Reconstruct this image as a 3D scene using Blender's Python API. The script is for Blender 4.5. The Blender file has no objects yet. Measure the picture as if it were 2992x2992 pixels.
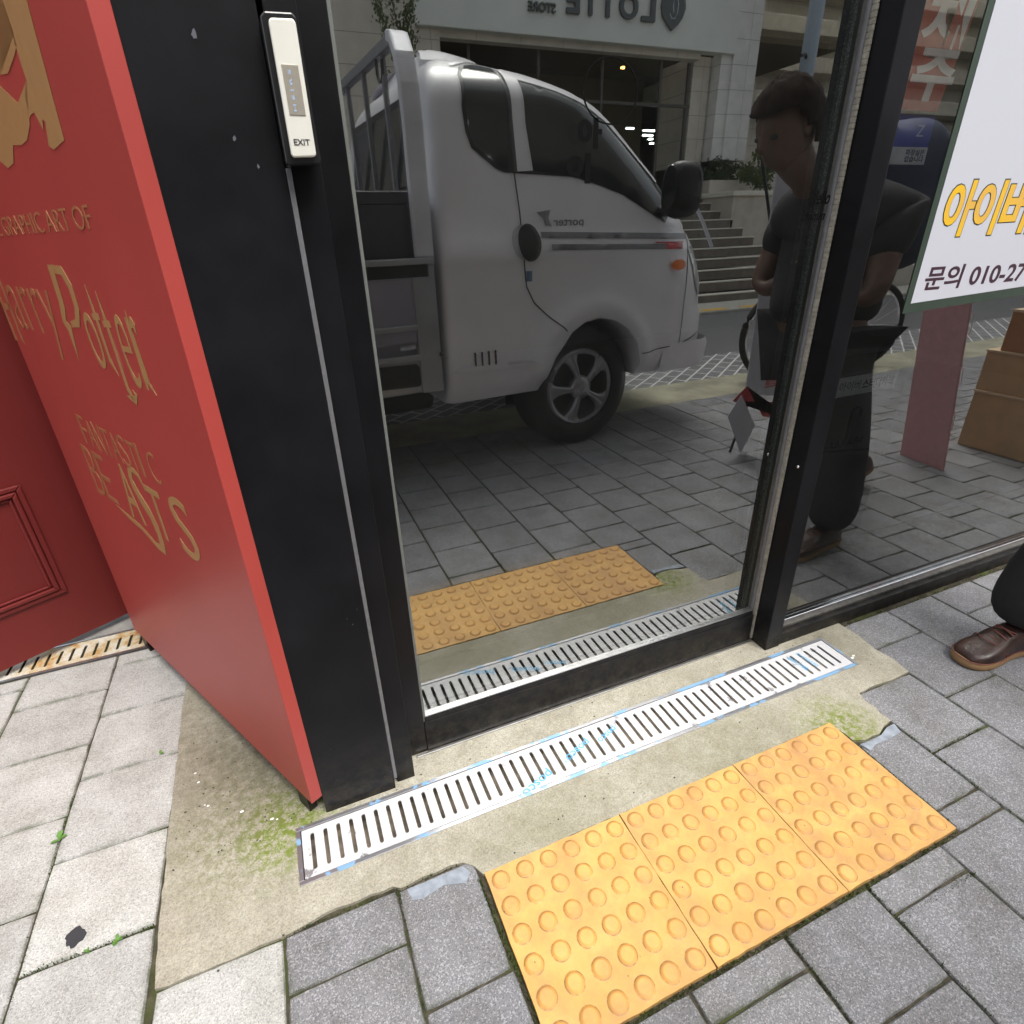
import bpy, bmesh, math, random
from mathutils import Vector, Matrix
from mathutils.geometry import delaunay_2d_cdt
random.seed(7)
SC = bpy.context.scene
COL = SC.collection
R = math.radians

# ---------------------------------------------------------------- camera
cam = bpy.data.cameras.new('camera')
camo = bpy.data.objects.new('camera', cam); COL.objects.link(camo)
cam.sensor_width = 36.0; cam.lens = 19.86
cam.clip_start = 0.02; cam.clip_end = 400
_r = Vector((0.9224, -0.3855, -0.0294)); _f = Vector((0.3336, 0.8309, -0.4453)); _u = Vector((0.1961, 0.4009, 0.8949))
_r.normalize(); _f = (_f - _r*_f.dot(_r)).normalized(); _u = _r.cross(_f)
M = Matrix((( _r.x, _u.x, -_f.x, -0.0876), (_r.y, _u.y, -_f.y, -0.9744), (_r.z, _u.z, -_f.z, 1.1016), (0,0,0,1)))
camo.matrix_world = M
SC.camera = camo

# ---------------------------------------------------------------- world and sun (bright overcast)
SUN_EL, SUN_AZ = R(60), R(158)      # azimuth clockwise from +Y
w = bpy.data.worlds.new('World'); SC.world = w; w.use_nodes = True
nt = w.node_tree; nt.nodes.clear()
out = nt.nodes.new('ShaderNodeOutputWorld'); bg = nt.nodes.new('ShaderNodeBackground')
sky = nt.nodes.new('ShaderNodeTexSky'); sky.sky_type = 'NISHITA'; sky.sun_disc = False
sky.sun_elevation = SUN_EL; sky.sun_rotation = SUN_AZ; sky.air_density = 1.0; sky.dust_density = 4.0; sky.ozone_density = 1.0
hs = nt.nodes.new('ShaderNodeHueSaturation'); hs.inputs['Saturation'].default_value = 0.28; hs.inputs['Value'].default_value = 1.0
nt.links.new(sky.outputs[0], hs.inputs['Color']); nt.links.new(hs.outputs[0], bg.inputs['Color'])
bg.inputs['Strength'].default_value = 0.15
nt.links.new(bg.outputs[0], out.inputs['Surface'])
sl = bpy.data.lights.new('sun', 'SUN'); sl.energy = 1.3; sl.angle = R(28); sl.color = (1.0, 0.96, 0.9)
so = bpy.data.objects.new('sun', sl); COL.objects.link(so)
sd = Vector((math.sin(SUN_AZ)*math.cos(SUN_EL), math.cos(SUN_AZ)*math.cos(SUN_EL), math.sin(SUN_EL)))
so.rotation_euler = (-sd).to_track_quat('-Z', 'Y').to_euler()
SC.view_settings.view_transform = 'Standard'; SC.view_settings.look = 'None'
SC.view_settings.exposure = 1.2; SC.view_settings.gamma = 1.0
SC.render.engine = 'CYCLES'
SC.cycles.max_bounces = 8; SC.cycles.transparent_max_bounces = 12

# ---------------------------------------------------------------- material helpers
class NT:
    def __init__(s, name):
        s.m = bpy.data.materials.new(name); s.m.use_nodes = True; s.t = s.m.node_tree
        s.b = s.t.nodes['Principled BSDF']; s.out = s.t.nodes['Material Output']; s._tc = None
    def n(s, k, **kw):
        x = s.t.nodes.new(k)
        for a, v in kw.items(): setattr(x, a, v)
        return x
    def l(s, a, b): s.t.links.new(a, b)
    def co(s):
        if s._tc is None: s._tc = s.n('ShaderNodeTexCoord').outputs['Object']
        return s._tc
    def noise(s, scale, detail=4, rough=.55, co=None, dist=0):
        x = s.n('ShaderNodeTexNoise'); x.inputs['Scale'].default_value = scale; x.inputs['Detail'].default_value = detail
        x.inputs['Roughness'].default_value = rough; x.inputs['Distortion'].default_value = dist
        s.l(co or s.co(), x.inputs['Vector']); return x.outputs['Fac']
    def vor(s, scale, out='Distance', co=None, feature='F1'):
        x = s.n('ShaderNodeTexVoronoi', feature=feature); x.inputs['Scale'].default_value = scale
        s.l(co or s.co(), x.inputs['Vector']); return x.outputs[out]
    def ramp(s, fac, stops, interp='LINEAR'):
        x = s.n('ShaderNodeValToRGB'); x.color_ramp.interpolation = interp
        e = x.color_ramp.elements
        while len(e) > 1: e.remove(e[-1])
        e[0].position = stops[0][0]; e[0].color = c4(stops[0][1])
        for p, c in stops[1:]:
            y = e.new(p); y.color = c4(c)
        s.l(fac, x.inputs['Fac']); return x.outputs['Color']
    def mix(s, a, b, fac, mode='MIX'):
        x = s.n('ShaderNodeMix', data_type='RGBA', blend_type=mode)
        s.setin(x.inputs[0], fac); s.setin(x.inputs[6], a); s.setin(x.inputs[7], b); return x.outputs[2]
    def setin(s, sock, v):
        if isinstance(v, bpy.types.NodeSocket): s.l(v, sock)
        elif isinstance(v, (tuple, list)): sock.default_value = c4(v)
        else: sock.default_value = v
    def math(s, op, a, b=0.0):
        x = s.n('ShaderNodeMath', operation=op); s.setin(x.inputs[0], a); s.setin(x.inputs[1], b); return x.outputs[0]
    def near(s, p, r, soft=None):          # stain mask around a point on the object
        v = s.n('ShaderNodeVectorMath', operation='DISTANCE'); s.l(s.co(), v.inputs[0]); v.inputs[1].default_value = p
        m = s.n('ShaderNodeMapRange'); m.inputs['From Min'].default_value = r; m.inputs['From Max'].default_value = r*.15
        m.inputs['To Min'].default_value = 0; m.inputs['To Max'].default_value = 1; s.l(v.outputs['Value'], m.inputs['Value']); return m.outputs[0]
    def bump(s, h, dist=.002, strength=1.0):
        x = s.n('ShaderNodeBump'); x.inputs['Distance'].default_value = dist; x.inputs['Strength'].default_value = strength
        s.l(h, x.inputs['Height']); s.l(x.outputs[0], s.b.inputs['Normal'])
    def set(s, col=None, rough=None, metal=None, spec=None, coat=None):
        if col is not None: s.setin(s.b.inputs['Base Color'], col)
        if rough is not None: s.setin(s.b.inputs['Roughness'], rough)
        if metal is not None: s.setin(s.b.inputs['Metallic'], metal)
        if spec is not None: s.setin(s.b.inputs['Specular IOR Level'], spec)
        if coat is not None: s.b.inputs['Coat Weight'].default_value = coat; s.b.inputs['Coat Roughness'].default_value = .05
        return s.m
def c4(c):
    if isinstance(c, (int, float)): c = (c, c, c)
    return (c[0], c[1], c[2], 1.0) if len(c) == 3 else tuple(c)
def simple(name, col, rough=.5, metal=0., spec=.5, var=.12, vs=30, coat=None):
    t = NT(name); n = t.noise(vs, 5)
    a = tuple(max(0, x*(1-var)) for x in col); b = tuple(min(1, x*(1+var)) for x in col)
    c = t.ramp(n, [(.3, a), (.7, b)])
    rr = t.n('ShaderNodeMapRange'); rr.inputs['To Min'].default_value = max(0, rough-.06); rr.inputs['To Max'].default_value = min(1, rough+.08)
    t.l(t.noise(vs*2.3, 4), rr.inputs['Value'])
    return t.set(c, rr.outputs[0], metal, spec, coat)

def mat_paver(name, base, hi, lo, moss=(.05, .065, .02)):
    t = NT(name)
    g = t.noise(560, 3, .75); v = t.vor(480, 'Color')
    sp = t.n('ShaderNodeSeparateColor'); t.l(v, sp.inputs[0])
    c = t.ramp(g, [(.30, lo), (.5, base), (.68, hi)])
    c2 = t.ramp(sp.outputs[0], [(0, lo), (.18, lo), (.22, base), (.8, base), (.86, hi), (1, hi)])
    c = t.mix(c, c2, .55)
    at = t.n('ShaderNodeAttribute', attribute_name='tone'); 
    tone = t.ramp(at.outputs['Fac'], [(0, (.90, .90, .91)), (1, (1.08, 1.08, 1.07))])
    c = t.mix(c, tone, 1.0, 'MULTIPLY')
    d = t.ramp(t.noise(7, 6, .65), [(.33, (.70, .68, .64)), (.6, (1.06, 1.06, 1.06))])
    c = t.mix(c, d, .8, 'MULTIPLY')
    # grime and moss creeping over the edges of each paver
    e = t.n('ShaderNodeAttribute', attribute_name='edge')
    em = t.math('MULTIPLY', e.outputs['Fac'], t.ramp(t.noise(18, 5, .7), [(.42, (0, 0, 0)), (.6, (1, 1, 1))]))
    c = t.mix(c, moss, t.math('MULTIPLY', em, .55))
    t.set(c, .86, spec=.25); t.bump(g, .0016, .8); return t.m
M_DARK = mat_paver('dark_granite_paver', (.205, .205, .215), (.43, .43, .45), (.105, .105, .115))
M_LIGHT = mat_paver('light_granite_paver', (.44, .44, .42), (.61, .61, .59), (.25, .25, .24))
def mat_joint():
    t = NT('mossy_joint_sand'); n = t.noise(40, 6, .7); n2 = t.noise(9, 4, .6)
    c = t.ramp(n, [(.3, (.02, .018, .013)), (.6, (.08, .07, .05)), (.8, (.16, .145, .11))])
    c = t.mix(c, (.06, .075, .02), t.ramp(n2, [(.5, (0,0,0)), (.66, (.8,.8,.8))]))
    t.set(c, .95, spec=.1); t.bump(n, .004); return t.m
M_JOINT = mat_joint()
def mat_apron():
    t = NT('worn_concrete'); g = t.noise(350, 3, .7); l = t.noise(6, 7, .65); m = t.noise(26, 6, .7, dist=.6)
    c = t.ramp(l, [(.3, (.31, .29, .235)), (.5, (.36, .34, .28)), (.72, (.42, .40, .34))])
    c = t.mix(c, t.ramp(g, [(.3, (.55, .55, .52)), (.5, (1, 1, 1)), (.72, (1.4, 1.36, 1.28))]), .85, 'MULTIPLY')
    c = t.mix(c, t.ramp(m, [(.35, (.8, .79, .74)), (.6, (1.04, 1.04, 1.04))]), .7, 'MULTIPLY')
    grn = t.ramp(t.noise(65, 8, .8, dist=.4), [(.44, (0,0,0)), (.58, (.9,.9,.9))])
    brk = t.ramp(t.noise(42, 7, .75), [(.25, (.15,.15,.15)), (.75, (1,1,1))])
    for p, r, col, k in (((-.255, -.075, 0), .085, (.17, .25, .015), 1.6), ((-.30, -.02, 0), .17, (.12, .14, .03), .9), ((1.0, -.36, 0), .10, (.16, .2, .03), 1.3),
                      ((.25, -.33, 0), .22, (.16, .155, .07), .5), ((.7, -.33, 0), .3, (.15, .145, .07), .6), ((-.40, .22, 0), .38, (.115, .10, .065), .9), ((-.28, .12, 0), .22, (.09, .08, .055), .8),
                      ((1.22, -.1, 0), .13, (.11, .1, .06), .8)):
        f = t.math('MULTIPLY', t.math('POWER', t.near(p, r*1.25), .7), t.math('MULTIPLY', grn, k)) if col[1] > col[0]*1.15 else t.math('MULTIPLY', t.near(p, r), t.math('MULTIPLY', brk, k))
        f = t.math('MINIMUM', f, .92); c = t.mix(c, col, f)
    # hairline cracks
    ck = t.n('ShaderNodeTexVoronoi', feature='DISTANCE_TO_EDGE'); ck.inputs['Scale'].default_value = 1.3
    dn = t.n('ShaderNodeTexNoise'); dn.inputs['Scale'].default_value = 9; dn.inputs['Detail'].default_value = 6; t.l(t.co(), dn.inputs['Vector'])
    ad = t.n('ShaderNodeVectorMath', operation='MULTIPLY_ADD'); t.l(dn.outputs['Color'], ad.inputs[0]); ad.inputs[1].default_value = (.1, .1, .1); t.l(t.co(), ad.inputs[2])
    t.l(ad.outputs[0], ck.inputs['Vector'])
    ckm = t.math('ADD', t.near((-.09, -.26, 0), .13), t.near((-.36, -.26, 0), .17)); ckm = t.math('MINIMUM', t.math('MULTIPLY', ckm, 3.0), 1.0)
    c = t.mix(c, (.06, .05, .035), t.math('MULTIPLY', ckm, t.ramp(ck.outputs[0], [(0, (.7,.7,.7)), (.0018, (0,0,0))])))
    t.set(c, .9, spec=.2); t.bump(t.mix(g, m, .4), .0025); return t.m
M_APRON = mat_apron()
def mat_tile():
    t = NT('yellow_tactile_plastic'); n = t.noise(14, 6, .65); g = t.noise(200, 3, .6)
    c = t.ramp(n, [(.3, (.56, .32, .09)), (.6, (.63, .375, .12)), (.8, (.67, .41, .15))])
    e = t.n('ShaderNodeAttribute', attribute_name='dirt')
    dm = t.math('MULTIPLY', e.outputs['Fac'], t.ramp(t.noise(48, 6, .8), [(.40, (0,0,0)), (.56, (1,1,1))]))
    c = t.mix(c, (.11, .06, .04), t.math('MULTIPLY', dm, .9))
    r = t.n('ShaderNodeAttribute', attribute_name='ring'); c = t.mix(c, (.60, .25, .035), t.math('MULTIPLY', r.outputs['Fac'], .6))
    far = t.ramp(t.noise(9, 7, .75), [(.45, (0,0,0)), (.7, (.55,.55,.55))]); c = t.mix(c, (.36, .19, .09), far)
    oi = t.n('ShaderNodeObjectInfo'); pn = t.ramp(t.noise(16, 7, .75, dist=.8), [(.42, (0,0,0)), (.64, (1,1,1))])
    gm = t.n('ShaderNodeAttribute', attribute_name='grime'); c = t.mix(c, (.30, .155, .085), t.math('MULTIPLY', t.math('MULTIPLY', gm.outputs['Fac'], pn), .75))
    nk = t.ramp(t.vor(38), [(.03, (1,1,1)), (.06, (0,0,0))]); c = t.mix(c, (.07, .05, .04), t.math('MULTIPLY', nk, t.ramp(t.noise(11, 3), [(.55, (0,0,0)), (.6, (1,1,1))])))
    t.set(c, .55, spec=.35); t.bump(g, .0004, .5); return t.m
M_TILE = mat_tile()
def mat_film():
    t = NT('filmed_steel_grate'); n = t.noise(11, 7, .7, dist=.5); st = t.noise(45, 4, .6)
    m = t.ramp(n, [(.60, (0,0,0)), (.612, (1,1,1))])
    c = t.mix((.54, .54, .55), (.30, .30, .31), m)
    c = t.mix(c, (.62, .6, .55), t.ramp(st, [(.55, (0,0,0)), (.7, (.5,.5,.5))]))
    t.set(c, .35, t.math('MULTIPLY', m, .45)); return t.m
M_FILM = mat_film()
def mat_frame():
    t = NT('steel_frame_with_blue_film'); n = t.noise(8, 6, .7)
    m = t.ramp(n, [(.53, (0,0,0)), (.545, (1,1,1))])
    c = t.mix((.36, .36, .38), (.16, .36, .60), t.math('MULTIPLY', m, .8))
    t.set(c, .35, t.math('SUBTRACT', .8, t.math('MULTIPLY', m, .7))); return t.m
M_FRAME = mat_frame()
M_STEEL = simple('brushed_steel', (.55, .55, .56), .3, 1.0)
M_CHROME = simple('polished_steel', (.8, .8, .82), .12, 1.0)
def mat_rust():
    t = NT('rusty_galvanised_grate'); n = t.noise(13, 7, .75)
    c = t.ramp(n, [(.40, (.55, .53, .47)), (.52, (.46, .38, .24)), (.60, (.40, .20, .05)), (.72, (.12, .05, .02))])
    t.set(c, .7, spec=.3); return t.m
M_RUST = mat_rust()
def mat_black():
    t = NT('black_powder_coated_metal'); n = t.noise(6, 6, .6); f = t.noise(900, 2)
    c = t.ramp(n, [(.3, (.0055, .0055, .0065)), (.7, (.010, .010, .012))])
    # dried splashes near the ground and thin scratches
    z = t.n('ShaderNodeSeparateXYZ'); t.l(t.co(), z.inputs[0])
    lowm = t.n('ShaderNodeMapRange'); lowm.inputs['From Min'].default_value = .30; lowm.inputs['From Max'].default_value = 0.0; t.l(z.outputs['Z'], lowm.inputs['Value'])
    sp = t.ramp(t.vor(95), [(.02, (1,1,1)), (.11, (0,0,0))]); sm = t.math('MULTIPLY', sp, t.ramp(t.noise(14, 4), [(.5, (0,0,0)), (.6, (1,1,1))]))
    c = t.mix(c, (.20, .18, .14), t.math('MULTIPLY', t.math('MULTIPLY', lowm.outputs[0], sm), .8))
    dust = t.math('MULTIPLY', t.math('POWER', lowm.outputs[0], 3.0), t.ramp(t.noise(35, 6, .7), [(.4, (0,0,0)), (.65, (1,1,1))]))
    c = t.mix(c, (.12, .105, .075), t.math('MULTIPLY', dust, .3))
    for rot, sc in ((.5, 14), (2.2, 11), (1.3, 17)):
        mp = t.n('ShaderNodeMapping'); mp.inputs['Rotation'].default_value = (.3, rot, 0); mp.inputs['Scale'].default_value = (1, 1, .05); t.l(t.co(), mp.inputs['Vector'])
        v = t.vor(sc, co=mp.outputs[0], feature='F1'); s1 = t.ramp(v, [(.006, (1,1,1)), (.013, (0,0,0))])
        c = t.mix(c, (.16, .16, .16), t.math('MULTIPLY', s1, .6))
    rr = t.ramp(n, [(.3, (.34,)*3), (.7, (.46,)*3)])
    t.set(c, rr, spec=.16); t.bump(f, .0002, .4); return t.m
M_BLACK = mat_black()
M_BLACKP = simple('glossy_black_plastic', (.012, .012, .013), .2)
M_RUBBER = simple('black_rubber', (.018, .018, .018), .75, spec=.3)
def mat_seal():
    t = NT('weathered_sealant_strip'); n = t.noise(70, 5, .7); c = t.ramp(n, [(.3, (.19, .18, .15)), (.7, (.36, .34, .28))])
    t.set(c, .8); t.bump(n, .003); return t.m
M_SEAL = mat_seal()
M_GREYTRIM = simple('grey_trim_strip', (.17, .17, .18), .45, .3, vs=80)
def mat_spacer():
    t = NT('perforated_spacer_bar'); c = t.ramp(t.vor(260), [(.25, (.75, .77, .72)), (.42, (.30, .34, .31))])
    t.set(c, .4, .3); return t.m
M_SPACER = mat_spacer()
def mat_red(name, a, b, rough=.5):
    t = NT(name); n = t.noise(2.2, 4); g = t.noise(700, 2)
    c = t.ramp(n, [(.3, a), (.7, b)])
    for rot in (.9, 2.4):
        mp = t.n('ShaderNodeMapping'); mp.inputs['Rotation'].default_value = (.4, rot, .2); mp.inputs['Scale'].default_value = (1, 1, .05); t.l(t.co(), mp.inputs['Vector'])
        s1 = t.ramp(t.vor(6, co=mp.outputs[0]), [(.006, (1,1,1)), (.014, (0,0,0))]); c = t.mix(c, (.62, .2, .17), t.math('MULTIPLY', s1, .5))
    t.set(c, rough, spec=.4); t.bump(g, .0002, .5); return t.m
M_RED = mat_red('satin_red_paint', (.34, .048, .040), (.39, .055, .046), .42)
M_RED2 = mat_red('dark_red_door_paint', (.125, .012, .011), (.15, .016, .014), .5)
M_GOLD = simple('gold_foil_lettering', (.42, .25, .10), .45, .25, var=.03)
M_GOLDT = simple('thin_gold_lettering', (.40, .17, .075), .5, .3, var=.1)
M_PLATE = simple('cream_metal_plate', (.72, .71, .64), .35, .1, var=.03)
M_INK = simple('dark_print_ink', (.03, .03, .035), .6)
M_MAROON = simple('maroon_print_ink', (.045, .016, .03), .5)
M_PAPER = simple('matt_white_poster', (.54, .55, .61), .6, var=.015, vs=3)
M_GREEN = simple('dark_green_print', (.032, .052, .037), .5, var=.05)
def mat_gold_grad():
    t = NT('yellow_gradient_print'); n = t.noise(9, 2); t.set(t.ramp(n, [(.35, (.72, .42, .07)), (.6, (.80, .48, .015))]), .5); return t.m
M_YEL = mat_gold_grad()

def mat_glass(name, r0, tint):
    t = NT(name); t.t.nodes.remove(t.b)
    tr = t.n('ShaderNodeBsdfTransparent'); tr.inputs['Color'].default_value = c4(tint)
    gl = t.n('ShaderNodeBsdfGlossy'); gl.inputs['Roughness'].default_value = .0; gl.inputs['Color'].default_value = (.98, 1.0, .98, 1)
    fr = t.n('ShaderNodeFresnel'); fr.inputs['IOR'].default_value = 1.5
    f = t.math('ADD', fr.outputs[0], r0 - .04); f = t.math('MINIMUM', f, .95)
    mx = t.n('ShaderNodeMixShader'); t.l(f, mx.inputs[0]); t.l(tr.outputs[0], mx.inputs[1]); t.l(gl.outputs[0], mx.inputs[2])
    df = t.n('ShaderNodeBsdfDiffuse'); df.inputs['Color'].default_value = (.8, .82, .8, 1); m2 = t.n('ShaderNodeMixShader'); t.l(t.ramp(t.noise(7, 6, .65), [(.3, (.002,)*3), (.75, (.009,)*3)]), m2.inputs[0])
    t.l(mx.outputs[0], m2.inputs[1]); t.l(df.outputs[0], m2.inputs[2]); t.l(m2.outputs[0], t.out.inputs['Surface']); return t.m
M_GLASS1 = mat_glass('reflective_tinted_glass', .31, (.74, .78, .76))
M_GLASS2 = mat_glass('inner_glass_pane', .15, (.8, .84, .82))
def mat_clear():
    t = NT('glass_back_face'); t.t.nodes.remove(t.b); tr = t.n('ShaderNodeBsdfTransparent'); t.l(tr.outputs[0], t.out.inputs['Surface']); return t.m
M_CLEAR = mat_clear()
def mat_emit(name, col, st):
    t = NT(name); t.b.inputs['Base Color'].default_value = c4(col); t.b.inputs['Emission Color'].default_value = c4(col); t.b.inputs['Emission Strength'].default_value = st; return t.m

# ---------------------------------------------------------------- mesh helpers
class MB:
    def __init__(s): s.bm = bmesh.new()
    def box(s, x0, x1, y0, y1, z0, z1, bev=0, rot=None, org=(0,0,0)):
        r = bmesh.ops.create_cube(s.bm, size=1.0)['verts']
        for v in r:
            v.co = Vector(((x0+x1)/2 + v.co.x*(x1-x0), (y0+y1)/2 + v.co.y*(y1-y0), (z0+z1)/2 + v.co.z*(z1-z0)))
        if bev:
            es = list({e for v in r for e in v.link_edges})
            b = bmesh.ops.bevel(s.bm, geom=es, offset=bev, segments=2, affect='EDGES', profile=.5); r = list({v for f in b['faces'] for v in f.verts} | {v for v in r if v.is_valid})
        if rot is not None:
            for v in r: v.co = rot @ v.co + Vector(org)
        return r
    def prism(s, pts, a, b, fn):            # pts 2d; fn(u,v,d)->Vector; extruded from a to b
        n = len(pts); A = [s.bm.verts.new(fn(u, v, a)) for u, v in pts]; B = [s.bm.verts.new(fn(u, v, b)) for u, v in pts]
        s.bm.faces.new(A); s.bm.faces.new(B[::-1])
        for i in range(n): s.bm.faces.new((A[i], B[i], B[(i+1) % n], A[(i+1) % n]))
    def tube(s, pts, rads, seg=10, cap=True):
        pts = [Vector(p) for p in pts]
        if not isinstance(rads, (list, tuple)): rads = [rads]*len(pts)
        rings = []; up = Vector((0, 0, 1))
        for i, p in enumerate(pts):
            d = (pts[min(i+1, len(pts)-1)] - pts[max(i-1, 0)]).normalized()
            a = d.cross(up if abs(d.z) < .95 else Vector((1, 0, 0))).normalized(); b = d.cross(a)
            rings.append([s.bm.verts.new(p + (a*math.cos(2*math.pi*k/seg) + b*math.sin(2*math.pi*k/seg))*rads[i]) for k in range(seg)])
        for i in range(len(rings)-1):
            for k in range(seg): s.bm.faces.new((rings[i][k], rings[i][(k+1) % seg], rings[i+1][(k+1) % seg], rings[i+1][k]))
        if cap: s.bm.faces.new(rings[0][::-1]); s.bm.faces.new(rings[-1])
    def lathe(s, prof, fn, seg=40):          # prof: (r, h); fn(x,y,h)->Vector
        rings = [[s.bm.verts.new(fn(r*math.cos(2*math.pi*k/seg), r*math.sin(2*math.pi*k/seg), h)) for k in range(seg)] for r, h in prof]
        for i in range(len(rings)-1):
            for k in range(seg): s.bm.faces.new((rings[i][k], rings[i][(k+1) % seg], rings[i+1][(k+1) % seg], rings[i+1][k]))
        s.bm.faces.new(rings[0][::-1]); s.bm.faces.new(rings[-1])
    def tris(s, co, tri, mapfn):
        vs = [s.bm.verts.new(mapfn(*c)) for c in co]
        for t in tri:
            try: s.bm.faces.new([vs[i] for i in t])
            except ValueError: pass
        return vs
    def build(s, name, mat, parent=None, smooth=False, bevel=None, **kw):
        bmesh.ops.recalc_face_normals(s.bm, faces=s.bm.faces[:])
        me = bpy.data.meshes.new(name); s.bm.to_mesh(me); s.bm.free()
        return link(name, me, mat, parent, smooth, bevel, **kw)
def link(name, me, mat, parent=None, smooth=False, bevel=None, **kw):
    for m in (mat if isinstance(mat, (list, tuple)) else [mat]): me.materials.append(m)
    if smooth:
        for p in me.polygons: p.use_smooth = True
    o = bpy.data.objects.new(name, me); COL.objects.link(o)
    if parent is not None:
        o.parent = parent; o.matrix_parent_inverse = base_inv(parent)
    if bevel:
        b = o.modifiers.new('bevel', 'BEVEL'); b.width = bevel; b.segments = 2; b.limit_method = 'ANGLE'
    for k, v in kw.items(): o[k] = v
    return o
def base_inv(p):
    m = Matrix.Translation(p.location)
    return m.inverted() if p.parent is None else Matrix()
def thing(name, loc, label, cat, group=None):
    o = bpy.data.objects.new(name, None); COL.objects.link(o); o.location = loc; o.empty_display_size = .1
    o['label'] = label; o['category'] = cat
    if group: o['group'] = group
    return o
def tag(o, label, cat, group=None):
    o['label'] = label; o['category'] = cat
    if group: o['group'] = group
    return o
def struct(o): o['kind'] = 'structure'; return o
def inside(p, poly):
    x, y = p; c = False; j = len(poly)-1
    for i in range(len(poly)):
        a, b = poly[i], poly[j]
        if (a[1] > y) != (b[1] > y) and x < (b[0]-a[0])*(y-a[1])/(b[1]-a[1]) + a[0]: c = not c
        j = i
    return c
def cdt(poly, holes=(), step=None):
    vs = [Vector(p) for p in poly]; ed = [(i, (i+1) % len(poly)) for i in range(len(poly))]
    for h in holes:
        b = len(vs); vs += [Vector(p) for p in h]; ed += [(b+i, b+(i+1) % len(h)) for i in range(len(h))]
    if step:
        xs = [p[0] for p in poly]; ys = [p[1] for p in poly]
        x = min(xs)+step*.5
        while x < max(xs):
            y = min(ys)+step*.5
            while y < max(ys):
                if inside((x, y), poly) and not any(inside((x, y), h) for h in holes): vs.append(Vector((x, y)))
                y += step
            x += step
    r = delaunay_2d_cdt(vs, ed, [], 0, 1e-7)
    co = [tuple(v) for v in r[0]]; tri = []
    for f in r[2]:
        c = (sum(co[i][0] for i in f)/len(f), sum(co[i][1] for i in f)/len(f))
        if inside(c, poly) and not any(inside(c, h) for h in holes): tri.append(f)
    return co, tri
def dense(poly, step):
    o = []
    for i, a in enumerate(poly):
        b = poly[(i+1) % len(poly)]; n = max(1, int(math.hypot(b[0]-a[0], b[1]-a[1])/step))
        for k in range(n): o.append((a[0]+(b[0]-a[0])*k/n, a[1]+(b[1]-a[1])*k/n))
    return o
def lettering(body, org, xd, ud, w, h, mat, parent, bold=0.0, thick=.0006, name='lettering', shear=0, mirror=False, push=0):
    c = bpy.data.curves.new('txt', 'FONT'); c.body = body; c.size = 1; c.offset = bold; c.resolution_u = 4
    tmp = bpy.data.objects.new('txt', c); me = bpy.data.meshes.new_from_object(tmp)
    bpy.data.objects.remove(tmp); bpy.data.curves.remove(c)
    xs = [v.co.x for v in me.vertices]; ys = [v.co.y for v in me.vertices]
    x0, x1, y0, y1 = min(xs), max(xs), min(ys), max(ys)
    xd = Vector(xd).normalized(); ud = Vector(ud).normalized(); nd = xd.cross(ud); org = Vector(org)
    bm = bmesh.new(); bm.from_mesh(me); bpy.data.meshes.remove(me)
    for v in bm.verts:
        a = (v.co.x-x0)/(x1-x0)*w; b = (v.co.y-y0)/(y1-y0)*h
        v.co = org + xd*(a + shear*b) + ud*b + nd*push
    r = bmesh.ops.extrude_face_region(bm, geom=bm.faces[:])
    for v in [g for g in r['geom'] if isinstance(g, bmesh.types.BMVert)]: v.co += nd*thick
    for f in bm.faces: f.smooth = False
    bmesh.ops.recalc_face_normals(bm, faces=bm.faces[:])
    m2 = bpy.data.meshes.new(name); bm.to_mesh(m2); bm.free()
    return link(name, m2, mat, parent)
# ================================================================ GROUND
mb = MB(); mb.box(-6, 16, -14, 4, -.5, -.105)
struct(mb.build('ground', simple('packed_earth', (.1, .09, .075), .95)))
# joint bed under the paving, with an opening for the drain
co, tri = cdt([(-4, 3), (-4, -2.15), (9, -2.15), (9, 0.35), (-.2, .35), (-.2, 3)], [[(-.236, -.211), (1.230, -.211), (1.230, -.094), (-.236, -.094)]], .5)
mb = MB(); mb.tris(co, tri, lambda a, b: Vector((a, b, -.0055)))
jb = mb.build('pavement_bed', M_JOINT); struct(jb)

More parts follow.
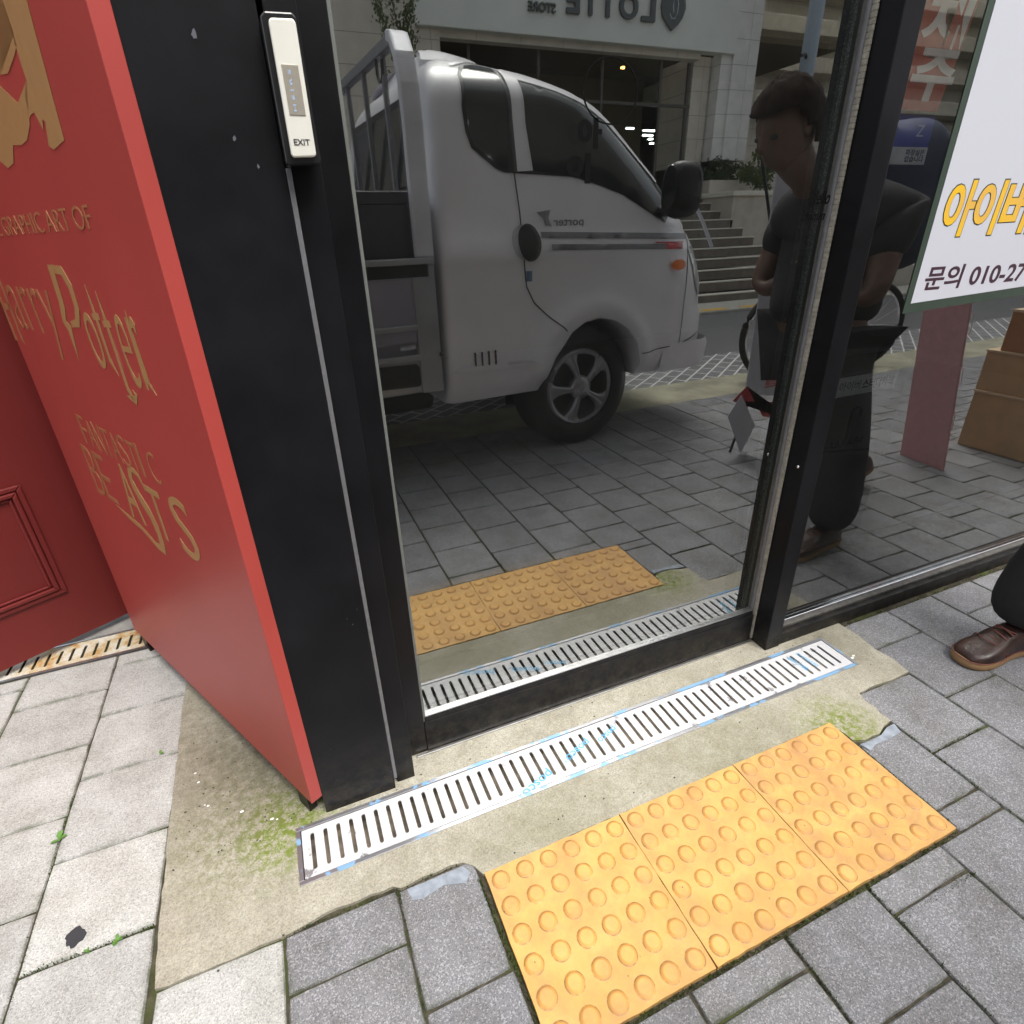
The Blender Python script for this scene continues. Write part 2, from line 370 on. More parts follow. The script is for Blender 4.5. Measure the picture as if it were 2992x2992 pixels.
def blocks(name, rects, mat, seed):
    rnd = random.Random(seed); bm = bmesh.new()
    tone = bm.loops.layers.color.new('tone'); edge = bm.loops.layers.color.new('edge')
    for (x0, x1, y0, y1) in rects:
        if x1-x0 < .012 or y1-y0 < .012: continue
        g = .0013; x0 += g+rnd.uniform(0, .0012); x1 -= g+rnd.uniform(0, .0012); y0 += g+rnd.uniform(0, .0012); y1 -= g+rnd.uniform(0, .0012)
        t = rnd.random(); tz = [rnd.uniform(-.0012, .0008) for _ in range(4)]; e = .011; n = 7
        def H(u, v): return tz[0]*(1-u)*(1-v)+tz[1]*u*(1-v)+tz[2]*u*v+tz[3]*(1-u)*v
        def ring(ins, dz, jit=0):
            ax, bx, ay, by = x0+ins, x1-ins, y0+ins, y1-ins; P = []
            for i in range(n): P.append((ax+(bx-ax)*i/n, ay))
            for i in range(n): P.append((bx, ay+(by-ay)*i/n))
            for i in range(n): P.append((bx-(bx-ax)*i/n, by))
            for i in range(n): P.append((ax, by-(by-ay)*i/n))
            o = []
            for i, (px, py) in enumerate(P):
                if jit: px += rnd.uniform(-jit, jit); py += rnd.uniform(-jit, jit)
                if jit and i % n == 0:
                    cx = (ax+bx)/2; cy = (ay+by)/2; px += (cx-px)*.012; py += (cy-py)*.012
                o.append(bm.verts.new((px, py, dz+H((px-x0)/(x1-x0), (py-y0)/(y1-y0)))))
            return o
        r0 = ring(0, -.03); r1 = ring(0, -.0035, .0008); r2 = ring(.002, 0, .0004); r3 = ring(min(e, (x1-x0)*.3, (y1-y0)*.3), 0)
        rs = [(r0, 1, r1, 1), (r1, 1, r2, 1), (r2, .8, r3, 0)]
        for A, ea, B, eb in rs:
            m = len(A)
            for i in range(m):
                f = bm.faces.new((A[i], A[(i+1) % m], B[(i+1) % m], B[i]))
                for l in f.loops:
                    l[tone] = (t, t, t, 1); v = ea if l.vert in (A[i], A[(i+1) % m]) else eb; l[edge] = (v, v, v, 1)
        f = bm.faces.new(r3)
        for l in f.loops: l[tone] = (t, t, t, 1); l[edge] = (0, 0, 0, 1)
    me = bpy.data.meshes.new(name); bm.to_mesh(me); bm.free()
    return struct(link(name, me, mat))
def column_rects(x0, x1, phase, pitch, ytop, ybot):
    ys = [ytop]; k = math.ceil((phase-ytop)/pitch - 1e-6)
    y = phase + math.floor((ytop-phase)/pitch)*pitch
    if abs(y-ytop) < .02: y -= pitch
    while y > ybot: ys.append(y); y -= pitch
    ys.append(ybot)
    return [(x0, x1, b, a) for a, b in zip(ys, ys[1:])]
dark = []
for k in range(0, 46):
    x0 = -.273+.2*k; x1 = x0+.2; ph = -.39 if k % 2 == 0 else -.49
    top = -.077
    if k == 0: dark += column_rects(x0, x1, -.388, .2, -.292, -2.15); continue
    if k == 1:
        dark += [(x0, .078, -.497, -.296), (x0, .082, -.635, -.497), (x0, x1, -.697, -.636)]; dark += column_rects(x0, x1, -.497, .2, -.697, -2.15); continue
    if 2 <= k <= 5: dark += column_rects(x0, x1, ph, .2, -.637, -2.15); continue
    if k == 6:
        dark += [(.992, x1, -.588, -.402)]; dark += [(.992, x1, -.637, -.588)] ; dark += column_rects(x0, x1, ph, .2, -.637, -2.15); continue
    if k == 7: dark += column_rects(x0, x1, ph, .2, -.292, -2.15); continue
    dark += column_rects(x0, x1, ph, .2, top, -2.15)
blocks('dark_paving', dark, M_DARK, 3)
light = column_rects(-.475, -.274, -.4945, .2, -.292, -2.15)
lb = [-.486, -.695, -.915, -1.125, -1.33, -1.54, -1.75, -1.96, -2.17, -2.38, -2.6]
for i in range(10):
    ph = .24 if i % 2 == 0 else .148
    light += column_rects(lb[i+1], lb[i], ph, .209, .712, -2.15)
blocks('light_paving', light, M_LIGHT, 5)
# stone behind the rusty drain
mb = MB(); mb.box(-2.6, -.2, .838, 1.6, -.03, .004)
struct(mb.build('recess_floor', simple('old_stone_floor', (.25, .24, .22), .8, vs=12, var=.3)))

# poured concrete round the doorway
ap = [(-.476, -.291), (-.38, -.293), (-.274, -.291), (-.18, -.281), (-.08, -.286), (-.066, -.296), (-.02, -.292), (.03, -.291), (.058, -.296), (.075, -.312), (.086, -.334),
      (.3, -.331), (.6, -.333), (.988, -.331), (.994, -.392), (1.025, -.404), (1.05, -.399), (1.068, -.403), (1.10, -.392), (1.13, -.388), (1.126, -.36), (1.136, -.345), (1.131, -.315), (1.14, -.292), (1.20, -.286), (1.26, -.292), (1.33, -.29),
      (1.338, -.24), (1.331, -.187), (1.342, -.13), (1.338, -.07), (1.338, .3), (-.17, .3), (-.17, .9), (-.49, .72), (-.495, .45), (-.49, .236), (-.486, .02), (-.481, -.18)]
rnd = random.Random(2)
apd = [(x+rnd.uniform(-.0018, .0018), y+rnd.uniform(-.0018, .0018)) for x, y in dense(ap, .02)]
hole = [(-.236, -.211), (1.230, -.211), (1.230, -.094), (-.236, -.094)]
co, tri = cdt(apd, [hole], .06)
mb = MB(); vs = mb.tris(co, tri, lambda a, b: Vector((a, b, .0015)))
r = bmesh.ops.extrude_face_region(mb.bm, geom=mb.bm.faces[:])
for v in [g for g in r['geom'] if isinstance(g, bmesh.types.BMVert)]: v.co.z = -.02
struct(mb.build('concrete_apron', M_APRON))
# grey-blue smear of filler beside the yellow tiles and on one paver
mb = MB()
for pl in ([(.998, -.407), (1.03, -.411), (1.068, -.408), (1.10, -.398), (1.126, -.397), (1.118, -.42), (1.08, -.424), (1.03, -.422), (1.004, -.43)],
           [(-.055, -.302), (.055, -.303), (.064, -.32), (.05, -.335), (.01, -.322), (-.03, -.33), (-.05, -.325)]):
    c2, t2 = cdt(dense(pl, .008)); mb.tris(c2, t2, lambda a, b: Vector((a, b, .0022+.0004*math.sin(a*400)*math.cos(b*310))))
struct(mb.build('cement_smear', simple('blue_grey_cement_smear', (.24, .27, .31), .7, vs=60, var=.25)))

# ================================================================ STREET BEHIND THE CAMERA (seen reflected)
mb = MB(); mb.box(-8, 30, -2.6, -2.15, -.1, .0)
struct(mb.build('kerb', simple('mossy_concrete_kerb', (.30, .285, .21), .9, vs=5, var=.3)))
def mat_cobble():
    t = NT('light_jointed_cobbles'); mp = t.n('ShaderNodeMapping'); mp.inputs['Rotation'].default_value = (0, 0, R(38)); t.l(t.co(), mp.inputs['Vector'])
    b = t.n('ShaderNodeTexBrick'); b.inputs['Scale'].default_value = 1; b.inputs['Brick Width'].default_value = .2; b.inputs['Row Height'].default_value = .1
    b.inputs['Mortar Size'].default_value = .007; b.inputs['Color1'].default_value = (.11, .11, .115, 1); b.inputs['Color2'].default_value = (.17, .17, .18, 1); b.inputs['Mortar'].default_value = (.6, .6, .58, 1)
    t.l(mp.outputs[0], b.inputs['Vector']); t.set(b.outputs[0], .85); return t.m
mb = MB(); mb.box(-8, 30, -3.35, -2.6, -.1, -.004)
struct(mb.build('cobbled_strip', mat_cobble()))
mb = MB(); mb.box(-8, 30, -5.55, -3.35, -.1, -.012)
struct(mb.build('road', simple('asphalt', (.10, .10, .105), .9, vs=120, var=.25)))
mb = MB(); mb.box(-8, 30, -6.35, -5.55, -.1, .03, .01)
struct(mb.build('far_pavement', simple('pale_kerb_stone', (.38, .37, .33), .85, vs=7)))
mb = MB()
for x in (5.5, 6.2, 8.0): mb.box(x, x+.42, -5.72, -5.58, .03, .036)
struct(mb.build('road_marking', simple('yellow_road_paint', (.6, .36, .04), .7)))

# ================================================================ SHOP FACADE
shop = thing('shop_building', (1, .5, 0), 'dark fronted shop building that holds the glass door and the window', 'building')
M_WALL = simple('grey_render_wall', (.30, .29, .27), .8, vs=3)
mb = MB(); mb.box(-.17, 9, .10, .35, 2.35, 9, .01); mb.box(-4, -.17, 1.2, 1.5, 2.3, 9); mb.box(5.1, 9, .10, .30, -.02, 2.35)
mb.build('wall', M_WALL, shop)
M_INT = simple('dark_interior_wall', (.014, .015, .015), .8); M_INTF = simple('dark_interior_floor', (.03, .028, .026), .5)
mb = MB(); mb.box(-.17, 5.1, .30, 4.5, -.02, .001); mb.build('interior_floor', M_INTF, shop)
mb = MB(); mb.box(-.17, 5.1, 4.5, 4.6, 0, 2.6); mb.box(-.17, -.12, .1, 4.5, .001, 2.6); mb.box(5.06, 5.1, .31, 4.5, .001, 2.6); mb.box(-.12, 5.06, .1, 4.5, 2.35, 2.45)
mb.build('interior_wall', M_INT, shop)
mb = MB(); mb.box(-.17, 5.1, -.078, .10, 2.10, 2.349, .003); mb.build('door_header', M_BLACK, shop)

# black column with the grey trim strip
col = thing('metal_column', (-.08, 0, 0), 'wide scuffed black metal column between the red panel and the glass door', 'column')
mb = MB(); mb.box(-.1768, -.0275, -.077, .30, .0, 2.10, .0015); mb.build('column_casing', M_BLACK, col)
mb = MB(); mb.box(-.0273, -.0205, -.0765, .0, .03, 1.183, .0008); mb.build('trim_strip', M_GREYTRIM, col)
mb = MB(); mb.box(-.0203, .019, -.0655, .30, .002, 2.10, .0015); mb.build('column_return', M_BLACK, col)
mb = MB()
for cx, cz, s in ((-.1005, 1.313, .009), (-.081, 1.213, .006), (-.060, 1.184, .0045), (-.0315, .0555, .0035), (-.06, .475, .002), (-.052, .46, .0022), (-.04, .49, .002)):
    rr = random.Random(int(cx*1e4)); P = [(cx+s*.35*math.cos(a)*rr.uniform(.2, 1.3), cz+s*.7*math.sin(a)*rr.uniform(.3, 1.2)) for a in [i*math.pi/6 for i in range(12)]]
    mb.prism(P, -.0774, -.0776, lambda u, v, d: Vector((u, d, v)))
mb.build('scuff_marks', simple('pale_scuff', (.10, .10, .12), .8), col)
# exit button
ex = thing('exit_button', (-.006, -.077, 1.26), 'cream door release plate marked EXIT on the black column', 'door button')
mb = MB(); mb.prism([(-.0275, 1.186), (-.024, 1.183), (.014, 1.185), (.0165, 1.190), (.0125, 1.332), (.009, 1.336), (-.022, 1.335), (-.0275, 1.330)], -.0785, -.1005, lambda u, v, d: Vector((u, d, v)))
mb.build('housing', M_BLACKP, ex, bevel=.002)
mb = MB(); mb.prism([(-.0195, 1.194), (-.017, 1.1915), (.008, 1.1925), (.0105, 1.195), (.0105, 1.325), (.008, 1.3285), (-.017, 1.3275), (-.0195, 1.324)], -.1008, -.1078, lambda u, v, d: Vector((u, d, v)))
mb.build('face_plate', M_PLATE, ex, bevel=.0025)
mb = MB(); mb.box(-.0135, .0052, -.1086, -.1079, 1.2355, 1.2845); mb.build('mirror_display', simple('mirror_display_glass', (.95, .9, .8), .12, .9, var=.05, vs=120), ex)
lettering('EXIT', (-.0140, -.1079, 1.2045), (1, 0, 0), (0, 0, 1), .0190, .0064, M_INK, ex, bold=.01, thick=.0004)
lettering('H S I R S', (-.0045, -.1088, 1.239), (0, 0, 1), (-1, 0, 0), .041, .0030, simple('pale_blue_print', (.35, .5, .75), .5), ex, bold=.01, thick=.0002)

# sliding door
door = thing('sliding_glass_door', (.55, 0, 0), 'double glazed sliding door in a black frame reflecting the parked truck', 'door')
mb = MB(); mb.box(.064, 1.036, -.012, .045, .004, .094, .0015); mb.build('bottom_rail', M_BLACK, door)
mb = MB(); mb.box(.066, 1.032, -.0105, .03, .0942, .1085, .002); mb.build('bottom_glazing_bead', M_BLACK, door)
mb = MB(); mb.box(.069, 1.03, -.0085, .02, .1087, .1112, .0005); mb.build('bottom_gasket', M_STEEL, door)
mb = MB(); mb.box(.019, .0635, -.010, .05, .004, 2.08, .0012); mb.build('left_stile', M_BLACK, door)
mb = MB(); mb.box(.0637, .0690, -.0085, .02, .095, 2.08, .0006); mb.build('left_gasket', simple('pale_grey_gasket', (.13, .14, .13), .6), door)
mb = MB(); mb.box(.0645, 1.034, -.012, .045, 2.0, 2.08, .001); mb.build('top_rail', M_BLACK, door)
mb = MB(); mb.box(1.0075, 1.0165, .0055, .0155, .1115, 2.0, .0006); mb.build('spacer_bar', M_SPACER, door)
def pane(name, x0, x1, y0, y1, z0, z1, m, parent):
    bm = bmesh.new(); r = bmesh.ops.create_cube(bm, size=1)
    for v in bm.verts: v.co = Vector(((x0+x1)/2+v.co.x*(x1-x0), (y0+y1)/2+v.co.y*(y1-y0), (z0+z1)/2+v.co.z*(z1-z0)))
    bmesh.ops.recalc_face_normals(bm, faces=bm.faces[:])
    for f in bm.faces: f.material_index = 0 if f.normal.y < -.9 else 1
    me = bpy.data.meshes.new(name); bm.to_mesh(me); bm.free(); return link(name, me, [m, M_CLEAR], parent)
pane('outer_pane', .0692, 1.0305, 0, .005, .1117, 2.0, M_GLASS1, door)
pane('inner_pane', .0692, 1.0305, .017, .022, .1117, 2.0, M_GLASS2, door)
mb = MB(); mb.box(1.031, 1.037, -.006, .03, .095, 2.05, .001); mb.box(1.0174, 1.0224, .006, .016, .1117, 2.0); mb.build('right_gasket', M_GREYTRIM, door)
mb = MB()
zz = .01
while zz < 2.08: mb.box(1.0378, 1.0432, -.016, -.002, zz, zz+.0098, .0012); zz += .01
mb.build('sealant_bead', M_SEAL, door)
# threshold shadow gap and silver floor strip
mb = MB(); mb.box(.036, 1.04, -.0205, -.014, .0016, .006, .001); mb.build('floor_strip', M_STEEL, door)
# logo and lettering stuck on the inner pane
M_DECAL = simple('dark_film_lettering', (.004, .004, .004), .9, spec=.1)
dec = door
mb = MB()
ring = [(.5+.052*math.cos(a), 1.300+.046*math.sin(a)) for a in [i*math.pi/24 for i in range(48)]]; rin = [(.5+.0495*math.cos(a), 1.300+.0435*math.sin(a)) for a in [i*math.pi/24 for i in range(48)]]
c2, t2 = cdt(ring, [rin]); mb.tris(c2, t2, lambda a, b: Vector((a, -.0006, b)))
mb.build('door_logo_ring', M_DECAL, door)
for i, (ch, x, z, sz) in enumerate((('아', .452, 1.220, .046), ('이', .432, 1.170, .046))):
    lettering(ch, (x-.012, -.0004, z), (1, 0, 0), (0, 0, 1), sz, sz*.95, M_DECAL, door, bold=.05, thick=.0002)
lettering('Hello', (.975, -.0004, 1.132), (1, 0, 0), (0, 0, 1), .055, .024, M_DECAL, door, bold=.01, thick=.0002, shear=.25)
lettering('Emmm', (.962, -.0004, 1.103), (1, 0, 0), (0, 0, 1), .062, .018, M_DECAL, door, bold=.015, thick=.0002, shear=.25)
lettering('Study Cafe\nOpen 24h', (.965, -.0004, 1.07), (1, 0, 0), (0, 0, 1), .05, .014, M_DECAL, door, bold=.01, thick=.0002) if False else None

# post between door and window
post = thing('door_post', (1.07, 0, 0), 'narrow black door post between the glass door and the window', 'post')
mb = MB(); mb.box(1.0445, 1.097, -.066, .12, .001, 2.10, .0018); mb.build('post_casing', M_BLACK, post)
mb = MB(); mb.box(1.0446, 1.0475, -.0662, -.03, .02, 2.09) if False else None
mb.lathe([(.0005, .0035), (.0035, .003), (.0045, 0)], lambda x, y, h: Vector((1.0445-h, -.048+x, .563+y)), 16); mb.build('screw', M_CHROME, post, smooth=True)
mb = MB(); mb.prism([(1.0975, .50), (1.0975, .435), (1.1, .43), (1.108, .46), (1.106, .49)], -.03, -.031, lambda u, v, d: Vector((u, d, v))) if False else None
mb.bm.free() if mb.bm.is_valid else None
# fixed window
win = thing('shop_window', (2.5, 0, 0), 'large fixed shop window in a black frame beside the door post', 'window')
mb = MB(); mb.box(1.0975, 5.1, -.062, .10, -.004, .040, .003); mb.build('sill', M_BLACK, win)
mb = MB(); mb.box(1.0975, 5.1, -.046, -.024, .0402, .050, .002); mb.build('sill_ledge', simple('dusty_grey_ledge', (.07, .066, .06), .6, vs=60, var=.4), win)
mb = MB(); mb.box(1.0975, 5.1, -.0335, -.0225, .0502, .0585, .002); mb.build('silver_bead', M_CHROME, win)
mb = MB(); mb.box(1.0975, 5.1, -.03, .06, 2.02, 2.10); mb.box(5.0, 5.1, -.04, .06, .0405, 2.02); mb.box(1.0973, 1.112, -.025, .07, .051, 2.02, .001); mb.build('frame', M_BLACK, win)
M_GLASS3 = mat_glass('shop_window_glass', .25, (.95, .97, .96)); M_GLASS4 = mat_glass('shop_window_inner_pane', .07, (.96, .98, .97))
pane('outer_pane', 1.1125, 4.999, -.022, -.017, .0405, 2.02, M_GLASS3, win)
pane('inner_pane', 1.1125, 4.999, -.003, .002, .0405, 2.02, M_GLASS4, win)

# white notice poster on the window
po = thing('window_poster', (1.8, -.024, 1.2), 'large white poster with green border and yellow Korean lettering on the window', 'poster')
mb = MB(); mb.prism([(1.313, .897), (2.25, .925), (2.25, 1.95), (1.333, 1.95)], -.0228, -.0236, lambda u, v, d: Vector((u, d, v))); mb.build('green_border', M_GREEN, po)
mb = MB(); mb.prism([(1.3325, .919), (2.23, .947), (2.23, 1.93), (1.352, 1.93)], -.0237, -.0243, lambda u, v, d: Vector((u, d, v))); mb.build('white_sheet', M_PAPER, po)
for ch, x, wd in (('아', 1.364, .106), ('이', 1.468, .098), ('버', 1.571, .11), ('스', 1.69, .11), ('터', 1.81, .1), ('디', 1.92, .1)):
    x -= .011; lettering(ch, (x, -.0244, 1.056), (1, 0, .012), (0, 0, 1), wd, .119, M_GREEN, po, bold=.046, thick=.00005, shear=.08, name='lettering_outline')
    lettering(ch, (x+.0028, -.0252, 1.0588), (1, 0, .012), (0, 0, 1), wd-.0056, .1134, M_YEL, po, bold=.028, thick=.00005, shear=.08)
lettering('문의 010-271', (1.359, -.0244, .945), (1, 0, -.004), (0, 0, 1), .405, .054, M_MAROON, po, bold=.022, thick=.0003, shear=.08)

# sign and umbrella-bag stand behind the window
sg = thing('restroom_sign', (1.25, -.012, 1.25), 'small blue sign with white strip seen at the post side of the window', 'sign')
mb = MB(); mb.box(1.13, 1.272, -.0125, -.0095, 1.234, 1.288, .001); mb.build('blue_panel', simple('deep_blue_print', (.03, .045, .32), .5), sg)
mb = MB(); mb.box(1.13, 1.272, -.013, -.0095, 1.202, 1.2335, .001); mb.build('white_panel', simple('white_sign_panel', (.55, .55, .55), .5), sg)
lettering('화장실은\n없습니다', (1.206, -.0132, 1.2065), (1, 0, 0), (0, 0, 1), .058, .023, M_INK, sg, bold=.02, thick=.0002)
lettering('Z', (1.225, -.0128, 1.252), (1, 0, 0), (0, 0, 1), .022, .02, M_PAPER, sg, thick=.0002, mirror=False)
rb = thing('red_banner', (1.35, -.01, 1.5), 'red banner with white brush lettering hanging behind the window beside the white poster', 'banner')
mb = MB(); mb.prism([(1.13, 1.296), (1.272, 1.296), (1.315, 1.48), (1.34, 1.98), (1.13, 1.98)], -.0115, -.0100, lambda u, v, d: Vector((u, d, v))); mb.build('cloth', simple('red_banner_cloth', (.5, .06, .045), .7), rb)
for i, (ch, z) in enumerate((('재', 1.395), ('주', 1.312), ('도', 1.49))):
    lettering(ch, (1.165, -.0122, z), (1, 0, 0), (0, 0, 1), .125, .085, simple('white_brush_print', (.85, .85, .85), .7), rb, bold=.035, thick=.0002, shear=.2)

us = thing('umbrella_bag_stand', (1.75, .36, 0), 'black umbrella bag dispenser with a white strip label inside the window', 'umbrella stand')
mb = MB()
M_DGREY = simple('matt_dark_grey_casing', (.035, .036, .035), .5)
mb.prism([(1.545, .34), (1.58, .0), (1.86, 0), (1.90, .34), (1.905, .70), (1.885, .735), (1.57, .735), (1.548, .70)], .30, .52, lambda u, v, d: Vector((u, d, v)))
mb.build('casing', M_DGREY, us, bevel=.008)
mb = MB(); mb.box(1.555, 1.895, .296, .299, .655, .715, .001); mb.build('top_panel', M_BLACKP, us)
mb = MB(); mb.box(1.56, 1.84, .2925, .299, .585, .648, .001); mb.build('label_plate', simple('pale_label_plate', (.93, .95, .98), .4), us)
lettering('아이버', (1.57, .2920, .602), (1, 0, 0), (0, 0, 1), .095, .032, simple('grey_print', (.22, .23, .25), .5), us, bold=.01, thick=.0003)
lettering('스터디카페', (1.675, .2920, .600), (1, 0, 0), (0, 0, 1), .145, .034, M_INK, us, bold=.035, thick=.0003)
mb = MB(); hk = [(1.665, .405)] + [(1.665, .405+.02*i) for i in range(1, 6)] + [(1.665+.022-.022*math.cos(a), .515+.022*math.sin(a)) for a in [i*math.pi/8 for i in range(1, 9)]] + [(1.709, .50)]
mb.tube([(x, .297, z) for x, z in hk], .0045, 8)
for i in range(5): mb.tube([(1.60+.03*i, .297, .425), (1.607+.03*i, .297, .405), (1.623+.03*i, .297, .405), (1.63+.03*i, .297, .425)], .003, 6)
mb.tube([(1.56, .297, .395), (1.80, .297, .37)], .003, 6)
mb.build('umbrella_symbol', M_BLACKP, us)

# ================================================================ YELLOW TACTILE TILES
def tile_mesh(seed):
    rnd = random.Random(seed); bm = bmesh.new(); dirt = bm.loops.layers.color.new('dirt'); grl = bm.loops.layers.color.new('grime'); gv = (0, .12, .40, .75)[seed]; ringl = bm.loops.layers.color.new('ring')
    H = .0045; D = {}
    outer = dense([(.001, -.001), (.299, -.001), (.299, -.299), (.001, -.299)], .02); outer = [(x+rnd.uniform(-.0008, .0008), y+rnd.uniform(-.0008, .0008)) for x, y in outer]
    holes = []; cen = []
    for i in range(6):
        for j in range(6):
            cx = .025+.05*i; cy = -.025-.05*j; cen.append((cx, cy)); holes.append([(cx+.0185*math.cos(a), cy+.0185*math.sin(a)) for a in [k*math.pi/14 for k in range(28)]])
    co, tri = cdt(outer, holes); vs = [bm.verts.new((x, y, H)) for x, y in co]
    kd = lambda x, y: min(zip(co, vs), key=lambda q: (q[0][0]-x)**2+(q[0][1]-y)**2)[1]
    for t in tri: bm.faces.new([vs[i] for i in t])
    for h, (cx, cy) in zip(holes, cen):
        prev = [kd(x, y) for x, y in h]; val = [.9]*28
        for r, z, d, rg in ((.0165, .0002, 1.0, .3), (.0150, .0018, .25, .9), (.0135, .0029, .0, 1), (.0118, .0034, 0, .9), (.0108, .0035, 0, .1)):
            cur = [bm.verts.new((cx+r*math.cos(k*math.pi/14), cy+r*math.sin(k*math.pi/14), H+z)) for k in range(28)]
            for v in cur: D[v] = (d, rg)
            for k in range(28): bm.faces.new((prev[k], prev[(k+1) % 28], cur[(k+1) % 28], cur[k])).smooth = True
            prev = cur
        for v in [kd(x, y) for x, y in h]: D[v] = (.25, 0)
        bm.faces.new(prev)
    ov = [kd(x, y) for x, y in outer]
    low = [bm.verts.new((v.co.x, v.co.y, -.02)) for v in ov]
    for k in range(len(ov)): bm.faces.new((ov[k], ov[(k+1) % len(ov)], low[(k+1) % len(ov)], low[k]))
    for v in ov: D[v] = (.35, 0)
    for v in low: D[v] = (1, 0)
    bmesh.ops.recalc_face_normals(bm, faces=bm.faces[:])
    for f in bm.faces:
        for l in f.loops:
            d, rg = D.get(l.vert, (0, 0)); l[dirt] = (d, d, d, 1); l[grl] = (gv, gv, gv, 1); l[ringl] = (rg, rg, rg, 1)
    me = bpy.data.meshes.new('tactile_tile'); bm.to_mesh(me); bm.free(); return me
tl = ['cleanest yellow tactile tile, leftmost of the row of three', 'middle yellow tactile tile of the row, with a black gum spot', 'dirtiest yellow tactile tile, rightmost of the row of three']
for i in range(3):
    o = link('tactile_tile', tile_mesh(i+1), M_TILE); o.location = (.0876+.3*i, -.3324, 0); tag(o, tl[i], 'tactile tile', 'yellow tactile tiles in front of the door')
rnd = random.Random(12)
def spot(cx, cy, s, z, seed, sy=1.):
    rr = random.Random(seed); return [(cx+s*math.cos(a)*rr.uniform(.7, 1.15), cy+s*sy*math.sin(a)*rr.uniform(.7, 1.15)) for a in [i*math.pi/9 for i in range(18)]]
def gum(cx, cy, s, z, label):
    mb = MB(); mb.prism(spot(cx, cy, s, z, int(abs(cx)*1000)), z, z+.0012, lambda u, v, d: Vector((u, v, d)))
    tag(mb.build('gum_spot', simple('blackened_gum', (.03, .03, .035), .7), bevel=.0006), label, 'chewing gum', 'trodden gum spots')
gum(-.617, -.144, .0175, .001, 'large flattened black gum spot on a pale paver at the lower left')
gum(.515, -.402, .007, .0046, 'small black gum spot between the bumps of the middle tactile tile')
# bits of grit, debris, hairs on the ground
mb = MB()
for i in range(150):
    x = rnd.uniform(-.47, -.19); y = rnd.uniform(-.1, .35)
    if rnd.random() < .35: x = rnd.uniform(-.4, 1.3); y = rnd.choice([rnd.uniform(-.085, -.07), rnd.uniform(-.32, -.22), rnd.uniform(-.07, -.02)])
    s = rnd.uniform(.0008, .0022); mb.prism(spot(x, y, s, 0, i, .7), .002, .002+s*.7, lambda u, v, d: Vector((u, v, d)))
o = mb.build('grit', simple('dark_grit', (.05, .042, .03), .9)); o['kind'] = 'stuff'
mb = MB()
for (x, y, s) in ((-.446, .15, .003), (-.437, .12, .003), (-.42, .05, .002), (-.413, .045, .003), (-.345, .0, .004), (-.285, -.045, .004), (-.275, -.05, .0025), (1.24, -.19, .006), (1.25, -.185, .005)):
    mb.prism(spot(x, y, s, 0, int(abs(x)*999), .6), .0018, .0028, lambda u, v, d: Vector((u, v, d)))
o = mb.build('paper_crumbs', simple('white_crumb', (.75, .75, .74), .8)); o['kind'] = 'stuff'
mb = MB()
def strip_moss(x0, y0, x1, y1, n, wd, seed):
    rr = random.Random(seed)
    for i in range(int(n*.6)):
        t = rr.random()**1.5; x = x0+(x1-x0)*t+rr.gauss(0, wd); y = y0+(y1-y0)*t+rr.gauss(0, wd); s = rr.uniform(.0007, .002)
        a = rr.uniform(0, 6.28); hgt = rr.uniform(.001, .0045); c, sn = math.cos(a)*s, math.sin(a)*s
        v = [mb.bm.verts.new(p) for p in ((x-c, y-sn, -.003), (x+c, y+sn, -.003), (x+c*.3-sn, y+sn*.3+c, hgt))]; mb.bm.faces.new(v)
for a in ((.075, -.34, .088, -.62, 700, .002), (.09, -.637, .98, -.637, 1700, .0022), (.99, -.41, .99, -.62, 400, .002), (-.49, -.18, -.69, -.175, 300, .002), (-.695, .2, -.69, -.3, 300, .0018), (-.28, -.29, .05, -.295, 350, .0016),
          (1.128, -.3, 1.128, -.7, 250, .002), (.93, -.7, .74, -.7, 250, .0025), (.73, -.64, .73, -.85, 250, .002), (.53, -.64, .53, -.8, 250, .002), (-.07, -.30, -.072, -.6, 260, .0018), (1.12, -.078, 2.2, -.074, 600, .003), (-.25, -.06, -.2, -.085, 300, .006),
          (.52, -.79, .4, -.8, 120, .003), (1.3, -.49, 1.14, -.49, 120, .002)):
    strip_moss(*a, seed=int(a[0]*100))
o = mb.build('moss', simple('green_moss', (.055, .075, .02), .95, spec=.1)); o['kind'] = 'stuff'
def weed(x, y, s, n, label, seed):
    rr = random.Random(seed); mb = MB()
    for i in range(n):
        a = rr.uniform(0, 6.28); L = s*rr.uniform(.6, 1.1); wd = L*.28; hx, hy = math.cos(a), math.sin(a); z0 = .002; z1 = s*rr.uniform(.3, .7)
        P = [(0, 0, z0), (.35*L, -wd, z1*.7), (.75*L, -wd*.8, z1), (L, 0, z1*.9), (.75*L, wd*.8, z1), (.35*L, wd, z1*.7)]
        vs = [mb.bm.verts.new((x+hx*p-hy*q, y+hy*p+hx*q, r_)) for p, q, r_ in P]; mb.bm.faces.new(vs)
    tag(mb.build('weed', simple('weed_leaf', (.10, .22, .04), .6)), label, 'weed', 'weeds in the paving joints')
weed(-.697, .088, .016, 6, 'tall leafy weed in the long joint of the pale paving', 3)
weed(-.530, .247, .012, 4, 'small weed in the joint beside the dirty concrete, nearest the red panel', 4)
weed(-.545, -.181, .010, 7, 'low weed tuft near the big black gum spot', 5)
weed(-.59, -.178, .008, 5, 'smallest weed tuft in the joint left of the concrete corner', 6)

